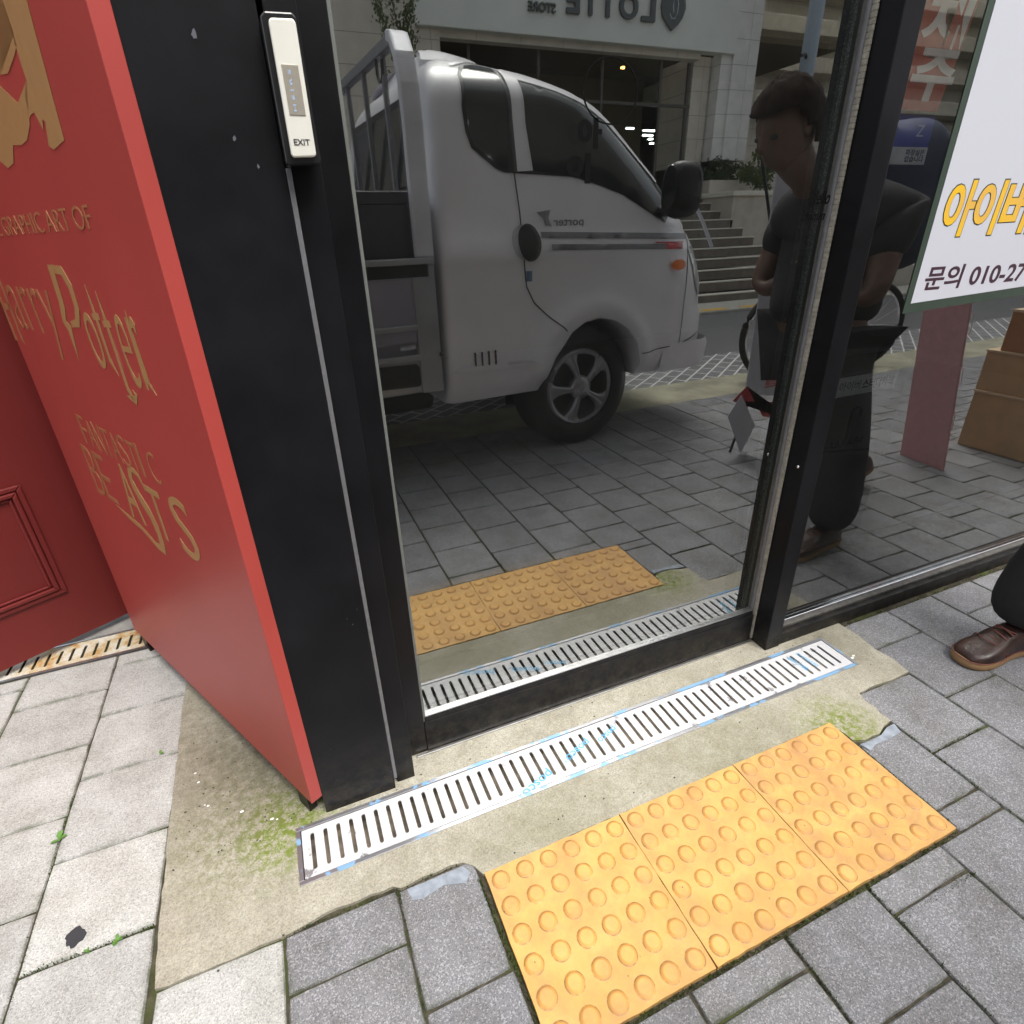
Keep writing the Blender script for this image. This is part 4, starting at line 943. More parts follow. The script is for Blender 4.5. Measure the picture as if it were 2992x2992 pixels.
mb = MB(); mb.prism([(-1.24, .575), (-.92, .567), (-.895, .54), (-.895, .475), (-.92, .462), (-1.20, .472), (-1.25, .50)], .0185, .0165, lambda u, v, d: T(u, d, v)); mb.build('guard_opening', M_TBLACK, truck)
mb = MB()
for (s, z) in ((-.86, .585), (-.835, .588), (-.86, .47), (-.835, .468), (-.80, .60)): mb.lathe([(.001, .006), (.009, .005), (.011, 0)], lambda x, y, h: T(s+x, .0185-h, z+y) if s < -.80 else T(s+x, -.0005-h, z+y), 12)
mb.build('bolts', M_TBLACK, truck)
mb = MB(); mb.tube([T(-1.0, -.02, .648), T(-.93, -.02, .652)], .012, 8); mb.build('latch', M_CHROME, truck)
# headboard rack: curved posts, top bar, upright bars
M_RACK = simple('pale_rack_paint', (.62, .63, .68), .3, .1, vs=5); M_RACKD = simple('dull_rack_steel', (.22, .22, .24), .5, .2)
for i, sg_ in enumerate((1, -1)):
    f = lambda s, w_, z: T(s, w_ if sg_ == 1 else TW-w_, z)
    C = [(-.835, .02, 1.01), (-.835, .02, 1.30), (-.832, .025, 1.50), (-.828, .045, 1.62), (-.822, .085, 1.72), (-.815, .15, 1.79), (-.812, .20, 1.805)]
    mb = MB(); L = []
    for k, (s, w_, z) in enumerate(C):
        a = C[max(k-1, 0)]; b = C[min(k+1, len(C)-1)]; tx = Vector((0, b[1]-a[1], b[2]-a[2])).normalized(); nx = Vector((0, tx.z, -tx.y))
        L.append([mb.bm.verts.new(f(s+ds, w_+nx.y*dn, z+nx.z*dn)) for ds, dn in ((-.04, -.02), (.04, -.02), (.04, .02), (-.04, .02))])
    for A, B in zip(L, L[1:]):
        for q in range(4): mb.bm.faces.new((A[q], A[(q+1) % 4], B[(q+1) % 4], B[q]))
    mb.bm.faces.new(L[0]); mb.bm.faces.new(L[-1][::-1]); mb.build('rack_post', M_RACK, truck, bevel=.008)
mb = MB(); mb.prism([(-.84, 1.775), (-.80, 1.775), (-.80, 1.815), (-.84, 1.815)], .19, TW-.19, lambda u, v, d: T(u, d, v)); mb.build('rack_top_bar', M_RACKD, truck, bevel=.004)
mb = MB(); mb.prism([(-.84, 1.20), (-.81, 1.20), (-.81, 1.24), (-.84, 1.24)], .05, TW-.05, lambda u, v, d: T(u, d, v)); mb.build('rack_lower_bar', M_RACK, truck)
for k in range(4):
    w_ = .34+.31*k; mb = MB(); mb.prism([(-.833, 1.24), (-.813, 1.24), (-.813, 1.775), (-.833, 1.775)], w_, w_+.02, lambda u, v, d: T(u, d, v)); mb.build('rack_bar', M_RACKD, truck)
mb = MB(); mb.tube([T(-.83, .42, 1.775)] + [T(-.83, .42-.04+.04*math.cos(a)+.0, 1.73-.04*math.sin(a)) for a in [k*math.pi/8 for k in range(9)]] + [T(-.83, .34, 1.76)], .007, 8); mb.build('rope_hook', M_TBLACK, truck)
mb = MB(); slab(-1.9, -.856, .67, 1.215, .05, .50); slab(-1.9, -.853, 1.2155, 1.262, .045, .51); mb.build('tool_box', simple('dark_blue_grey_box', (.045, .045, .06), .35), truck, bevel=.006)
mb = MB(); slab(-.853, -.851, 1.10, 1.20, .10, .2); mb.bm.free()
mb = MB(); mb.prism([(-.62, 1.30), (-.45, 1.30), (-.40, 1.34), (-.45, 1.50), (-.55, 1.56), (-.62, 1.50)], .14, .145, lambda u, v, d: T(u, d, v)); mb.bm.free()

# ================================================================ STAIRS AND BUILDING ACROSS THE STREET
M_STAIR = simple('brown_granite_stair', (.17, .145, .12), .75, vs=9, var=.2); M_NOSE = simple('pale_stair_nosing', (.66, .64, .55), .7, vs=20)
st = thing('stone_staircase', (6.5, -7.8, 0), 'brown stone stairs with pale nosings climbing to the building across the street', 'stairs')
for k in range(11):
    y0 = -6.35-.3*k; z1 = .148*(k+1); mb = MB(); mb.box(2.0, 8.35, y0-.3 if k < 10 else -9.9, y0, (z1-.148 if k else -.05), z1-.02); mb.build('step', M_STAIR, st)
    mb = MB(); mb.box(2.0, 8.35, y0-.09, y0+.012, z1-.0198, z1, .004); mb.build('nosing', M_NOSE, st)
pw = thing('planter_wall', (9.6, -8, 0), 'beige stone planter wall with a pale coping beside the stairs', 'wall')
M_BEIGE = simple('beige_stone_cladding', (.50, .46, .39), .8, vs=6)
mb = MB(); mb.box(8.3, 14, -9.3, -8.45, -.05, 1.56); mb.box(8.36, 14, -8.4499, -6.4, -.05, .35); mb.build('wall', M_BEIGE, pw)
mb = MB(); mb.box(8.25, 14, -9.32, -8.40, 1.5601, 1.64, .01); mb.build('coping', M_NOSE, pw)
mb = MB(); mb.box(8.45, 9.6, -9.70, -9.33, -.05, 1.88); mb.build('rear_planter', M_BEIGE, pw)

def mat_clad(name, col):
    t = NT(name); z = t.n('ShaderNodeSeparateXYZ'); t.l(t.co(), z.inputs[0])
    fz = t.math('FRACT', t.math('MULTIPLY', t.math('ADD', z.outputs['Z'], 8-3.874+.4), 2.5)); fx = t.math('FRACT', t.math('MULTIPLY', z.outputs['X'], 1.25))
    j = t.math('MAXIMUM', t.math('LESS_THAN', fz, .02), t.math('LESS_THAN', fx, .008))
    n = t.noise(5, 5); c = t.ramp(n, [(.3, tuple(x*.9 for x in col)), (.7, tuple(x*1.08 for x in col))]); c = t.mix(c, tuple(x*.35 for x in col), j); t.set(c, .75); return t.m
store = thing('store_building', (6, -10.6, 0), 'pale stone store building across the street with dark shop name letters on its fascia', 'building')
M_CLAD = mat_clad('pale_stone_cladding', (.72, .71, .68)); M_CLADW = mat_clad('warm_stone_cladding', (.62, .57, .49)); M_FASC = simple('smooth_grey_fascia', (.70, .72, .68), .7, vs=2, var=.05)
mb = MB(); mb.box(2.95, 9.25, -10.2, -9.97, 4.03, 5.6, .01); mb.box(-6, 30, -10.5, -10.21, 5.6, 12); mb.build('fascia', M_FASC, store)
mb = MB(); mb.box(9.2501, 9.85, -10.6, -10.0, 2.28, 5.6, .01); mb.box(9.0, 9.25, -10.9, -10.05, 2.28, 4.03); mb.build('pillar', M_CLAD, store)
mb = MB(); mb.box(8.55, 8.96, -11.3, -10.3, 2.2, 4.029); mb.box(-6, 2.949, -10.4, -10.0, -.05, 5.6); mb.build('side_wall', M_CLADW, store)
mb = MB(); mb.box(2.95, 3.35, -10.8, -10.05, -.05, 4.029); mb.box(3.35, 8.55, -10.3, -10.1, 3.93, 4.029); mb.build('lintel', M_CLADW, store)
mb = MB(); mb.box(2.0, 12.5, -14.2, -14.0, 0, 5.2); mb.box(2.0, 12.5, -14, -10.5, 4.4, 4.5); mb.box(2.0, 2.2, -14, -10.5, 0, 4.4); mb.build('shop_interior', simple('dim_warm_interior', (.10, .075, .035), .8), store)
mb = MB(); mb.box(2.0, 12.5, -14, -10.3, 1.55, 1.608); mb.build('shop_floor', M_INTF, store)
mb = MB()
for x in (3.9, 5.2, 6.5, 7.8, 8.45): mb.box(x, x+.05, -10.36, -10.31, 1.61, 3.92)
mb.box(3.35, 8.55, -10.365, -10.305, 3.2, 3.25); mb.build('mullion', simple('dark_mullion', (.07, .06, .05), .5), store)
M_LAMP = mat_emit('shop_lamp', (.85, 1.0, .92), 6.0)
mb = MB()
for x, z, ww in ((8.55, 3.02, .3), (9.0, 3.0, .16), (8.55, 2.93, .26), (8.1, 3.05, .2), (9.3, 2.93, .12), (9.5, 2.95, .1), (8.7, 2.86, .12), (8.75, 2.78, .12)): mb.box(x, x+ww, -11.9, -11.87, z, z+.035)
mb.build('ceiling_lamp', M_LAMP, store)
mb = MB(); mb.box(7.9, 7.98, -11.9, -11.87, 4.12, 4.16); mb.build('warm_lamp', mat_emit('warm_lamp_glow', (1.0, .5, .1), 8.0), store)
M_SIGN = simple('dark_sign_letters', (.09, .10, .10), .5)
# seen mirrored in the glass: on the real wall the name reads normally from right (+x) to left
wx = (-1, 0, 0)
for ch, x0, x1 in (('L', 7.34, 7.06), ('O', 6.98, 6.60), ('T', 6.52, 6.22), ('T', 6.17, 5.89), ('E', 5.82, 5.57)):
    lettering(ch, (x0, -9.968, 4.36), wx, (0, 0, 1), x0-x1, .36, M_SIGN, store, bold=.03, thick=.05, name='sign_letter')
lettering('STORE', (5.37, -9.968, 4.335), wx, (0, 0, 1), .50, .13, M_SIGN, store, bold=.02, thick=.04, name='sign_letter')
mb = MB(); dm = [(7.98+.0, 4.60), (7.96, 4.70), (7.86, 4.82), (7.72, 4.93), (7.58, 4.82), (7.48, 4.70), (7.46, 4.60), (7.50, 4.46), (7.60, 4.36), (7.72, 4.27), (7.84, 4.36), (7.93, 4.46)]
mb.prism(dm, -9.968, -9.92, lambda u, v, d: Vector((u, d, v))); mb.build('sign_emblem', M_SIGN, store)
mb = MB(); mb.tube([(7.64, -9.915, 4.50), (7.68, -9.915, 4.44), (7.75, -9.915, 4.44), (7.80, -9.915, 4.52), (7.81, -9.915, 4.64), (7.78, -9.915, 4.74), (7.72, -9.915, 4.74), (7.70, -9.915, 4.62), (7.72, -9.915, 4.52)], .008, 8); mb.build('emblem_loop', M_PAPER, store)
# hedge, wall further right, upper ledges
nb = thing('terraced_building', (14, -13, 0), 'beige terraced building with stacked ledges beyond the store', 'building')
mb = MB(); mb.box(9.9, 30, -15, -14, 0, 9); mb.build('wall', M_CLADW, nb)
mb = MB()
for z in (3.9, 4.7, 5.5, 6.3): mb.box(9.9, 26, -14.01, -13.4, z, z+.35, .02)
mb.build('ledge', M_BEIGE, nb)
pl = thing('utility_pole', (10.7, -9.6, 0), 'thick blue grey utility pole beyond the store', 'pole')
mb = MB(); mb.tube([(10.75, -9.6, 0), (10.75, -9.6, 8)], [.16, .13], 20); mb.build('shaft', simple('blue_grey_pole_paint', (.30, .36, .42), .5), pl, smooth=True)
mb = MB(); mb.tube([(10.75, -9.6, 3.9), (10.55, -9.5, 4.0), (10.35, -9.4, 3.95)], .03, 8); mb.build('bracket', M_TBLACK, pl)

def foliage(name, cen, rad, n, leaf, mat, parent, seed, shape='ell', trunk=None):
    rr = random.Random(seed); mb = MB()
    clumps = []
    for i in range(max(6, n//90)):
        a, b, c3 = rr.gauss(0, .5), rr.gauss(0, .5), rr.gauss(0, .5); clumps.append(Vector((cen[0]+a*rad[0], cen[1]+b*rad[1], cen[2]+c3*rad[2])))
    for i in range(n):
        c3 = rr.choice(clumps); p = c3 + Vector((rr.gauss(0, .16)*rad[0], rr.gauss(0, .16)*rad[1], rr.gauss(0, .16)*rad[2]))
        a = Vector((rr.uniform(-1, 1), rr.uniform(-1, 1), rr.uniform(-.3, 1))).normalized(); b = a.orthogonal().normalized(); s = leaf*rr.uniform(.6, 1.3)
        v = [mb.bm.verts.new(p+q) for q in (-b*s*.4, a*s*.5-b*s*.1, a*s, b*s*.4)]; mb.bm.faces.new(v)
    return mb.build(name, mat, parent)
def mat_leaf(name, a, b):
    t = NT(name); oi = t.noise(3.0, 3); t.set(t.ramp(oi, [(.35, a), (.65, b)]), .6, spec=.3); return t.m
M_LEAF = mat_leaf('fresh_leaf', (.04, .075, .012), (.11, .15, .035)); M_LEAFD = mat_leaf('dark_leaf', (.02, .04, .012), (.045, .07, .02))
tr = thing('young_tree', (2.55, -9.4, 0), 'bushy young green tree against the pale wall behind the truck rack', 'tree')
rr = random.Random(8); mb = MB(); mb.tube([(2.55, -9.4, 0), (2.55, -9.42, 2.2), (2.56, -9.4, 3.9)], [.05, .035, .015], 8)
tips = []
for k in range(14):
    z = 2.6+rr.random()*1.6; a = rr.uniform(0, 6.28); L = rr.uniform(.35, .75)
    tip = (2.55+math.cos(a)*L*.6, -9.4+math.sin(a)*L*.5, z+L*1.1); tips.append((Vector((2.55, -9.4, z)), Vector(tip))); mb.tube([(2.55, -9.4, z), tip], [.012, .004], 5)
mb.build('trunk', simple('grey_brown_bark', (.09, .07, .05), .9), tr)
mb = MB()
for a, b in tips:
    for q in range(170):
        t_ = rr.uniform(.15, 1.08); p = a.lerp(b, t_) + Vector((rr.gauss(0, .045), rr.gauss(0, .045), rr.gauss(0, .05))); d = (b-a).normalized()*.6 + Vector((rr.uniform(-1, 1), rr.uniform(-1, 1), rr.uniform(-.4, .8))); d.normalize(); o_ = d.orthogonal().normalized(); s = rr.uniform(.03, .065)
        v = [mb.bm.verts.new(p+x_) for x_ in (Vector(), d*s*.5-o_*s*.25, d*s, d*s*.5+o_*s*.25)]; mb.bm.faces.new(v)
mb.build('crown', M_LEAF, tr)
sb = thing('planter_shrub', (9.3, -9.0, 1.6), 'leafy green shrub in the stone planter beside the stairs', 'shrub')
foliage('foliage', (9.3, -8.95, 1.95), (.42, .3, .32), 1500, .06, M_LEAF, sb, 4)
hg = thing('hedge', (9, -9.8, 1.6), 'low dark hedge along the foot of the store pillar', 'hedge')
foliage('foliage', (9.2, -9.82, 1.95), (.9, .12, .28), 2600, .06, M_LEAFD, hg, 5)

# ================================================================ THINGS STANDING IN THE STREET
def T2(x, y, a):
    return lambda u, v, d: Vector((x+u*math.cos(a)-d*math.sin(a), y+u*math.sin(a)+d*math.cos(a), v))
bn = thing('stand_banner', (2.1, -1.2, 0), 'white printed stand banner with a red band behind the person', 'banner')
f = T2(2.06, -1.20, R(0))
mb = MB(); mb.prism([(.02, .32), (.45, .26), (.42, 1.37), (.0, 1.38)], 0, .006, f); mb.build('upper_sheet', M_PAPER, bn)
mb = MB(); mb.prism([(-.06, .3), (.02, .365), (.16, .19), (.45, .10), (.45, .255), (.2, .26)], .0065, .0075, f); mb.build('red_band', M_DECR, bn)
mb = MB(); mb.prism([(-.08, .225), (-.01, .325), (.115, .145), (.045, .0035)], .008, .012, f); mb.build('lower_sheet', M_PAPER, bn)
mb = MB(); mb.tube([f(.0, 0.005, -.02), f(.25, .9, -.02), f(.42, 1.36, -.012)], .007, 6); mb.tube([f(.36, .005, -.02), f(.2, .7, -.02), f(-.08, 1.36, -.012)], .007, 6); mb.build('x_frame', M_TBLACK, bn)
lettering('비밀', f(.40, 1.25, .0065), (-1, 0, 0), (0, 0, 1), .34, .09, M_INK, bn, bold=.01, thick=.0005)
lettering('스터디\n공부방', f(.42, .46, .0065), (-1, 0, 0), (0, 0, 1), .34, .11, M_INK, bn, bold=.02, thick=.0005)
lettering('특별', f(.34, .34, .0065), (-1, 0, 0), (0, 0, 1), .2, .08, simple('faded_red_print', (.5, .15, .15), .6), bn, bold=.02, thick=.0005)
pb = thing('display_board', (2.8, -.72, 0), 'pink board with pale line drawings standing by the cardboard boxes', 'display board')
f = T2(2.80, -.72, R(-82))
mb = MB(); mb.prism([(-.10, .0), (.14, .0), (.27, .95), (.05, .95)], 0, .012, f); mb.build('board', simple('dusty_pink_board', (.66, .34, .34), .6), pb)
mb = MB()
def loop(pts): mb.tube([f(u*.8+.02+v*.14, v, .014) for u, v in pts] , .002, 5)
for b0 in (.62, .40, .20): loop([(-.15, b0), (-.05, b0-.03), (.05, b0), (.09, b0+.06), (.07, b0+.14), (-.02, b0+.17), (-.12, b0+.15), (-.15, b0+.06), (-.15, b0)])
loop([(-.18, .16), (.12, .02)]); loop([(-.18, .19), (.13, .04)])
mb.build('line_drawing', simple('pale_line_print', (.8, .6, .6), .6), pb)
M_CARD = simple('brown_cardboard', (.50, .34, .19), .85, vs=14, var=.12); M_CARDD = simple('darker_cardboard', (.38, .19, .09), .85, vs=14, var=.12); M_CARDE = simple('pale_cardboard_edge', (.60, .46, .30), .85)
bl = ['bottom brown cardboard box of the stack by the facade', 'middle cardboard box of the stack, resting on the bottom one', 'reddest cardboard box, topmost of the stack']
for i, (x0, x1, y0, y1, z0, z1, m) in enumerate(((3.22, 3.75, -.83, -.28, .002, .300, M_CARD), (3.225, 3.75, -.835, -.27, .3005, .500, M_CARD), (3.23, 3.72, -.785, -.26, .5005, .695, M_CARDD))):
    t = thing('cardboard_box', ((x0+x1)/2, (y0+y1)/2, z0), bl[i], 'box', 'cardboard boxes stacked by the facade')
    mb = MB(); mb.box(x0, x1, y0, y1, z0, z1-.0125, .004); mb.build('carton', m, t)
    mb = MB(); mb.box(x0-.004, x1+.002, y0-.003, (y0+y1)/2-.001, z1-.012, z1, .001); mb.box(x0-.004, x1+.002, (y0+y1)/2+.001, y1+.003, z1-.012, z1, .001); mb.build('flap', M_CARDE, t)
bk = thing('bicycle', (3.4, -2.35, 0), 'grey bicycle parked beyond the stand banner', 'bicycle')
for cx in (3.47, 4.38):
    f = T2(cx, -2.35, R(8))
    mb = MB(); N = 40; pts = [f(.31*math.cos(2*math.pi*k/N), .335+.31*math.sin(2*math.pi*k/N), 0) for k in range(N+1)]; mb.tube(pts, .022, 8, cap=False); mb.build('tyre', M_RUBBER, bk, smooth=True)
    mb = MB(); pts = [f(.28*math.cos(2*math.pi*k/N), .335+.28*math.sin(2*math.pi*k/N), 0) for k in range(N+1)]; mb.tube(pts, .009, 6, cap=False)
    for k in range(14): mb.tube([f(0, .335, 0), f(.28*math.cos(2*math.pi*k/14), .335+.28*math.sin(2*math.pi*k/14), 0)], .0015, 4)
    mb.build('rim', M_CHROME, bk)
mb = MB(); g = lambda x, z, y=0: (x, -2.35+y, z)
mb.tube([g(3.47, .335), g(3.47, .80), g(3.50, .95)], .015, 8); mb.tube([g(3.47, .74), g(3.85, .33)], .017, 8); mb.tube([g(3.47, .78), g(3.97, .70)], .015, 8); mb.tube([g(3.85, .33), g(4.02, .82)], .015, 8); mb.tube([g(3.85, .33), g(4.35, .335)], .012, 8); mb.tube([g(3.98, .7), g(4.35, .335)], .01, 8)
mb.build('frame', simple('grey_bicycle_paint', (.2, .2, .22), .4, .3), bk)
mb = MB(); mb.tube([g(3.45, .98, -.26), g(3.50, 1.0, -.05), g(3.50, 1.0, .05), g(3.45, .98, .26)], .012, 8); mb.build('handlebar', M_TBLACK, bk)
mb = MB(); mb.lathe([(.02, 0), (.07, .01), (.08, .03), (.05, .05)], lambda x, y, h: Vector((4.04+x*1.7, -2.35+y, .82+h)), 16); mb.build('saddle', M_TBLACK, bk, smooth=True)

# ================================================================ PERSON
def skinmesh(name, verts, edges, rad, mat, parent, root=0, sub=2):
    me = bpy.data.meshes.new(name); me.from_pydata([Vector(v) for v in verts], edges, []); me.update()
    o = bpy.data.objects.new(name, me); COL.objects.link(o)
    o.modifiers.new('s', 'SKIN'); sv = me.skin_vertices[0].data
    for i, r_ in enumerate(rad): sv[i].radius = (r_, r_) if not isinstance(r_, tuple) else r_
    for i in range(len(rad)): sv[i].use_root = (i == root)
    ss_ = o.modifiers.new('u', 'SUBSURF'); ss_.levels = sub; ss_.render_levels = sub
    bpy.context.view_layer.update(); nm = bpy.data.meshes.new_from_object(o.evaluated_get(bpy.context.evaluated_depsgraph_get()))
    bpy.data.objects.remove(o); bpy.data.meshes.remove(me)
    for p in nm.polygons: p.use_smooth = True
    nm.name = name
    return link(name, nm, mat, parent)
def chain(*n): return [(i, i+1) for i in range(n[0]-1)]
M_SKIN = simple('skin', (.12, .063, .04), .5, var=.06); M_TROU = simple('black_trousers', (.016, .016, .017), .85); M_SHIRT = simple('dark_top', (.013, .013, .015), .85); M_HAIR = simple('dark_brown_hair', (.022, .012, .008), .9, spec=.15, vs=90, var=.5)
M_NAVY = simple('navy_backpack', (.035, .045, .085), .7)
pe = thing('person', (1.70, -.5, 0), 'person stepping along the window in black trousers, dark top and brown leather shoes', 'person')
Vp = [(1.70, -.54, .76), (1.70, -.55, .86), (1.74, -.57, .98), (1.75, -.57, 1.09), (1.69, -.57, 1.17), (1.60, -.57, 1.22), (1.50, -.57, 1.26), (1.48, -.57, 1.32),   # torso, neck, head stub
      (1.69, -.46, .70), (1.70, -.38, .42), (1.69, -.328, .10),                   # front leg (nearest the window)
      (1.74, -.63, .70), (1.93, -.65, .44), (2.18, -.67, .15),                    # rear leg
      (1.72, -.39, 1.11), (1.66, -.36, .89), (1.64, -.39, .875), (1.73, -.45, .95),  # arm by the window
      (1.72, -.75, 1.11), (1.65, -.78, .89), (1.64, -.73, .875), (1.71, -.66, .95)]
Ep = [(0, 1), (1, 2), (2, 3), (3, 4), (4, 5), (5, 6), (6, 7), (0, 8), (8, 9), (9, 10), (0, 11), (11, 12), (12, 13), (4, 14), (14, 15), (15, 16), (16, 17), (4, 18), (18, 19), (19, 20), (20, 21)]
Rp = [.12, .125, .135, .14, .09, .05, .06, .07, .085, .06, .036, .085, .06, .036, .052, .042, .034, .022, .052, .042, .034, .022]
skinmesh('body', Vp, Ep, Rp, M_SKIN, pe)
skinmesh('top', [Vp[i] for i in (0, 1, 2, 3, 4)] + [Vp[14], (1.683, -.37, .97), Vp[18], (1.68, -.772, .97), (1.585, -.57, 1.225)], [(0, 1), (1, 2), (2, 3), (3, 4), (4, 5), (5, 6), (4, 7), (7, 8), (4, 9)], [(.17, .17), (.165, .165), (.175, .175), (.18, .18), (.125, .125), (.08, .08), (.072, .072), (.08, .08), (.072, .072), (.07, .07)], M_SHIRT, pe)
skinmesh('trousers', [Vp[0], Vp[8], Vp[9], (1.680, -.335, .22), (1.668, -.330, .07), Vp[11], Vp[12], (2.10, -.66, .26), (2.19, -.67, .13)], [(0, 1), (1, 2), (2, 3), (3, 4), (0, 5), (5, 6), (6, 7), (7, 8)], [.14, .105, .090, .086, .088, .105, .085, .072, .064], M_TROU, pe)
# head with face
def head(cx, cy, cz, parent, pitch):
    rot = Matrix.Rotation(pitch, 3, 'Y')
    def Hf(x, y, z): return Vector((cx, cy, cz)) + rot @ Vector((-x, y, z))        # +x of the head = forward (-X world)
    bm = bmesh.new(); bmesh.ops.create_uvsphere(bm, u_segments=40, v_segments=28, radius=1)
    for v in bm.verts:
        x, y, z = v.co; sx, sy, sz = .094, .074, .112
        if z < 0: sx *= 1-.10*(-z); sy *= 1-.30*(-z)
        X, Y, Z = x*sx, y*sy, z*sz
        if x > .3:
            X += .006*math.exp(-((z+.62)/.18)**2)                                # chin
            X -= .010*math.exp(-((z-.05)/.13)**2)*math.exp(-((abs(y)-.42)/.2)**2)  # eye sockets
            X += .024*math.exp(-((z+.16)/.13)**2)*math.exp(-(y/.16)**2)            # nose
            X += .010*math.exp(-((z-.02)/.16)**2)*math.exp(-(y/.12)**2)
            X += .006*math.exp(-((z+.42)/.07)**2)*math.exp(-(y/.3)**2)            # lips
            X -= .003*math.exp(-((z+.44)/.018)**2)*math.exp(-(y/.28)**2)
        v.co = Hf(X, Y, Z)
    me = bpy.data.meshes.new('head'); bm.to_mesh(me); bm.free(); hd = link('head', me, M_SKIN, parent, smooth=True)
    for s in (-1, 1):
        mb = MB(); mb.lathe([(.004, .010), (.013, .007), (.016, 0), (.012, -.006)], lambda a, b, h: Hf(-.005+a*1.0, s*(.073+h), .0+b*1.7), 14); mb.build('ear', M_SKIN, parent, smooth=True)
        bm = bmesh.new(); bmesh.ops.create_uvsphere(bm, u_segments=12, v_segments=8, radius=.0115)
        for v in bm.verts: v.co = Hf(.076+v.co.x, s*.031+v.co.y, .006+v.co.z*.7)
        me = bpy.data.meshes.new('eye'); bm.to_mesh(me); bm.free(); link('eye', me, M_INK, parent, smooth=True)
    bm = bmesh.new(); bmesh.ops.create_uvsphere(bm, u_segments=48, v_segments=32, radius=1); kill = []
    rr = random.Random(4)
    for v in bm.verts:
        x, y, z = v.co; k = 1+rr.uniform(-.03, .04)
        if (x > .25 and z < .42) or z < -.45 or (x > -.05 and z < -.05): kill.append(v)
        v.co = Hf(x*.107*k-.004, y*.086*k, z*.125*k+.004)
    bmesh.ops.delete(bm, geom=kill, context='VERTS'); me = bpy.data.meshes.new('hair'); bm.to_mesh(me); bm.free(); h = link('hair', me, M_HAIR, parent, smooth=True)
    m_ = h.modifiers.new('t', 'SOLIDIFY'); m_.thickness = .012
head(1.455, -.57, 1.345, pe, R(-20))
# hands holding a phone
def hand(w, palm_dir, side):
    w = Vector(w); d = Vector(palm_dir).normalized(); s = Vector((0, side, 0)); u = d.cross(s).normalized()
    skinmesh('hand', [w, w+d*.05, w+d*.09], [(0, 1), (1, 2)], [(.022, .02), (.036, .016), (.036, .014)], M_SKIN, pe, sub=1)
    for i, (o, L) in enumerate(((-.028, .068), (-.010, .078), (.009, .074), (.027, .058))):
        b = w+d*.085+s*o; skinmesh('finger', [b-d*.02, b+d*L*.45, b+d*L*.75-u*.015, b+d*L*.9-u*.034], [(0, 1), (1, 2), (2, 3)], [.009, .0085, .008, .006], M_SKIN, pe, sub=1)
    b = w+d*.03-s*.03; skinmesh('thumb', [b, b-s*.03+d*.03, b-s*.025+d*.06-u*.01], [(0, 1), (1, 2)], [.012, .010, .007], M_SKIN, pe, sub=1)
hand((1.72, -.46, .95), (-.6, -.5, .3), 1); hand((1.70, -.66, .95), (-.6, .5, .3), -1)
bp_ = thing('backpack', (1.87, -.6, 1.2), 'navy rounded backpack on the back of the person by the window', 'backpack')
bm = bmesh.new(); bmesh.ops.create_uvsphere(bm, u_segments=32, v_segments=20, radius=1)
rot = Matrix.Rotation(R(-15), 3, 'Y')
for v in bm.verts:
    q = Vector([math.copysign(abs(c_)**.65, c_) for c_ in v.co]); v.co = Vector((1.95, -.60, 1.16)) + rot @ Vector((q.x*.11, q.y*.17, q.z*.225))
me = bpy.data.meshes.new('bag'); bm.to_mesh(me); bm.free(); link('bag', me, M_NAVY, bp_, smooth=True)
mb = MB()
mb.tube([(1.84, -.64, 1.36), (1.83, -.63, 1.42), (1.83, -.57, 1.42), (1.84, -.56, 1.36)], .010, 8); mb.build('carry_loop', M_NAVY, bp_, smooth=True)

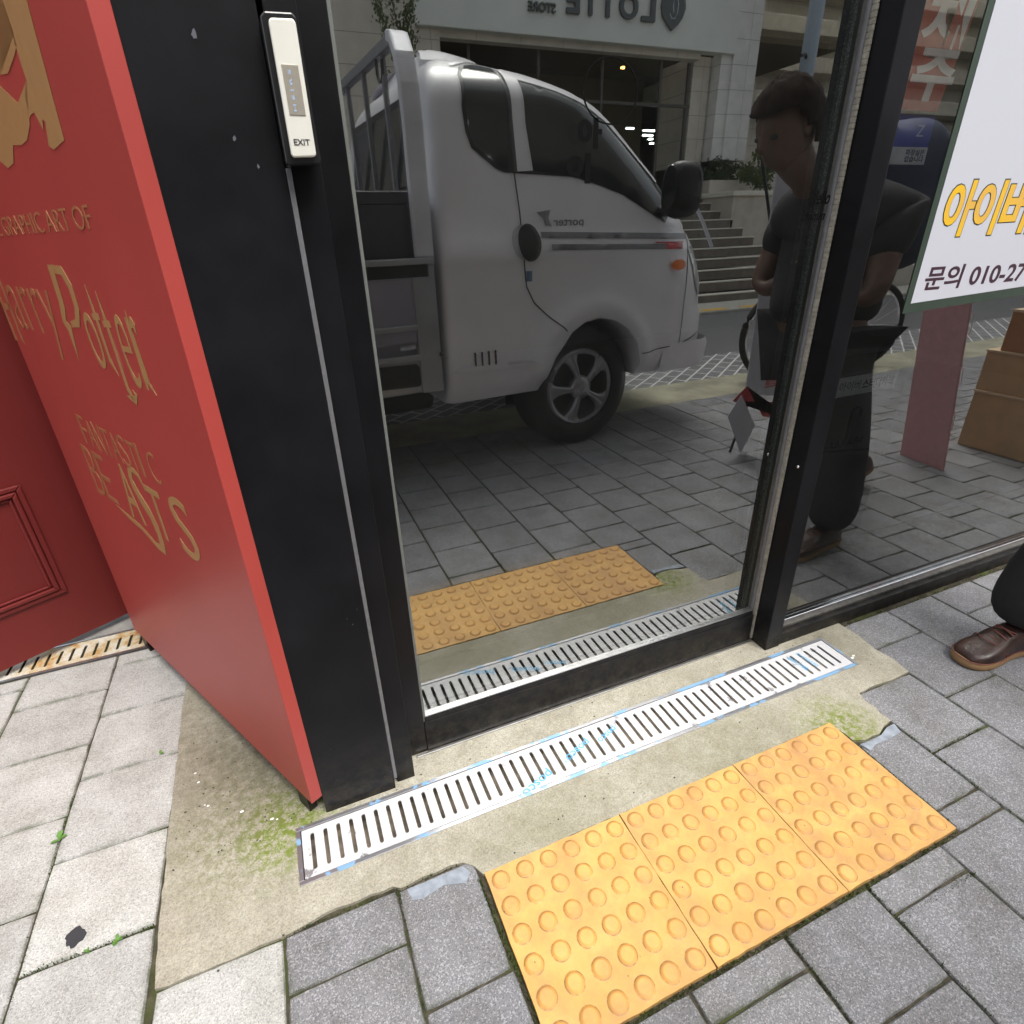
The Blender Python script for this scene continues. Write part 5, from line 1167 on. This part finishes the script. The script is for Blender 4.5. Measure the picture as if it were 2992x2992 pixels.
# shoes
def shoe(ox, oy, oz, ang, mat, matsole, pitch=0):
    rot = Matrix.Rotation(ang, 3, 'Z') @ Matrix.Rotation(pitch, 3, 'Y')
    def F(x, y, z): return Vector((ox, oy, oz)) + rot @ Vector((x, y, z))          # toe towards +x
    prof = [(-.135, .020), (-.125, .033), (-.095, .038), (-.05, .035), (0, .036), (.05, .044), (.09, .049), (.12, .046), (.142, .034), (.152, .016)]
    Lr = [(x, -w_+(.006 if x > 0 else 0)) for x, w_ in prof] + [(x, w_+(.004 if x > .03 else 0)) for x, w_ in prof[::-1]]
    def smooth(pl):
        o = []
        for i in range(len(pl)):
            a, b = pl[i], pl[(i+1) % len(pl)]; o += [(.75*a[0]+.25*b[0], .75*a[1]+.25*b[1]), (.25*a[0]+.75*b[0], .25*a[1]+.75*b[1])]
        return o
    Ls = smooth(smooth(Lr))
    mb = MB(); hs_ = [(0, .96), (.004, 1.0), (.020, 1.0), (.024, .97)]; L = [[mb.bm.verts.new(F(x*k, y*k, z)) for x, y in Ls] for z, k in hs_]
    for A, B in zip(L, L[1:]):
        for i in range(len(Ls)): mb.bm.faces.new((A[i], A[(i+1) % len(Ls)], B[(i+1) % len(Ls)], B[i]))
    mb.bm.faces.new(L[0][::-1]); mb.bm.faces.new(L[-1]); sh_ = mb.build('shoe_sole', matsole, pe, smooth=True)
    # upper: cross sections along the foot
    secs = [(-.128, .026, .075), (-.110, .034, .088), (-.075, .037, .093), (-.035, .036, .092), (-.005, .037, .088), (.03, .041, .076), (.06, .045, .064), (.085, .047, .056), (.11, .045, .050), (.130, .037, .043), (.143, .024, .036)]
    mb = MB(); L = []
    for x, w_, h in secs:
        ring_ = []
        for k in range(17):
            a = math.pi*k/16; yy = -w_*math.copysign(abs(math.cos(a))**.75, math.cos(a)); zz_ = .022+(h-.022)*abs(math.sin(a))**.62
            ring_.append(mb.bm.verts.new(F(x, yy+(.005 if x > .03 else 0), zz_)))
        L.append(ring_)
    for A, B in zip(L, L[1:]):
        for i in range(16): mb.bm.faces.new((A[i], A[i+1], B[i+1], B[i]))
    mb.bm.faces.new(L[0]); mb.bm.faces.new(L[-1][::-1]); mb.build('shoe_upper', mat, pe, smooth=True)
    mb = MB()
    for i in range(4):
        x = .012+.018*i; h = .083-.0105*i
        mb.tube([F(x, -.024, h-.004), F(x+.004, -.01, h+.003), F(x+.008, .012, h+.003), F(x+.006, .028, h-.004)], .0022, 6)
        mb.tube([F(x+.008, -.024, h-.008), F(x+.004, .0, h+.001), F(x-.006, .026, h-.001)], .0022, 6)
    mb.tube([F(x_, y_*1.012, .025) for x_, y_ in Ls[::2]] + [F(Ls[0][0], Ls[0][1]*1.012, .025)], .0016, 5)
    mb.tube([F(.045+.055*math.cos(a)**2*.6, .047*math.sin(a), .030+.036*abs(math.cos(a))) for a in [(-.5+k/16)*math.pi for k in range(17)]], .0016, 5)
    mb.build('shoe_laces', simple('reddish_brown_lace', (.17, .06, .045), .8), pe)
def mat_leather():
    t = NT('dark_brown_leather'); n = t.noise(22, 5, .6); t.set(t.ramp(n, [(.35, (.020, .010, .008)), (.65, (.055, .028, .021))]), t.ramp(n, [(.3, (.28,)*3), (.7, (.48,)*3)]), spec=.5); t.bump(t.noise(45, 5, .7, dist=1.2), .003, .6); return t.m
M_LEA = mat_leather(); M_SOLE = simple('tan_rubber_sole', (.30, .18, .085), .75, vs=40)
shoe(1.628, -.338, .001, R(172), M_LEA, M_SOLE)
shoe(2.21, -.68, .03, R(180), M_LEA, M_SOLE, R(22))
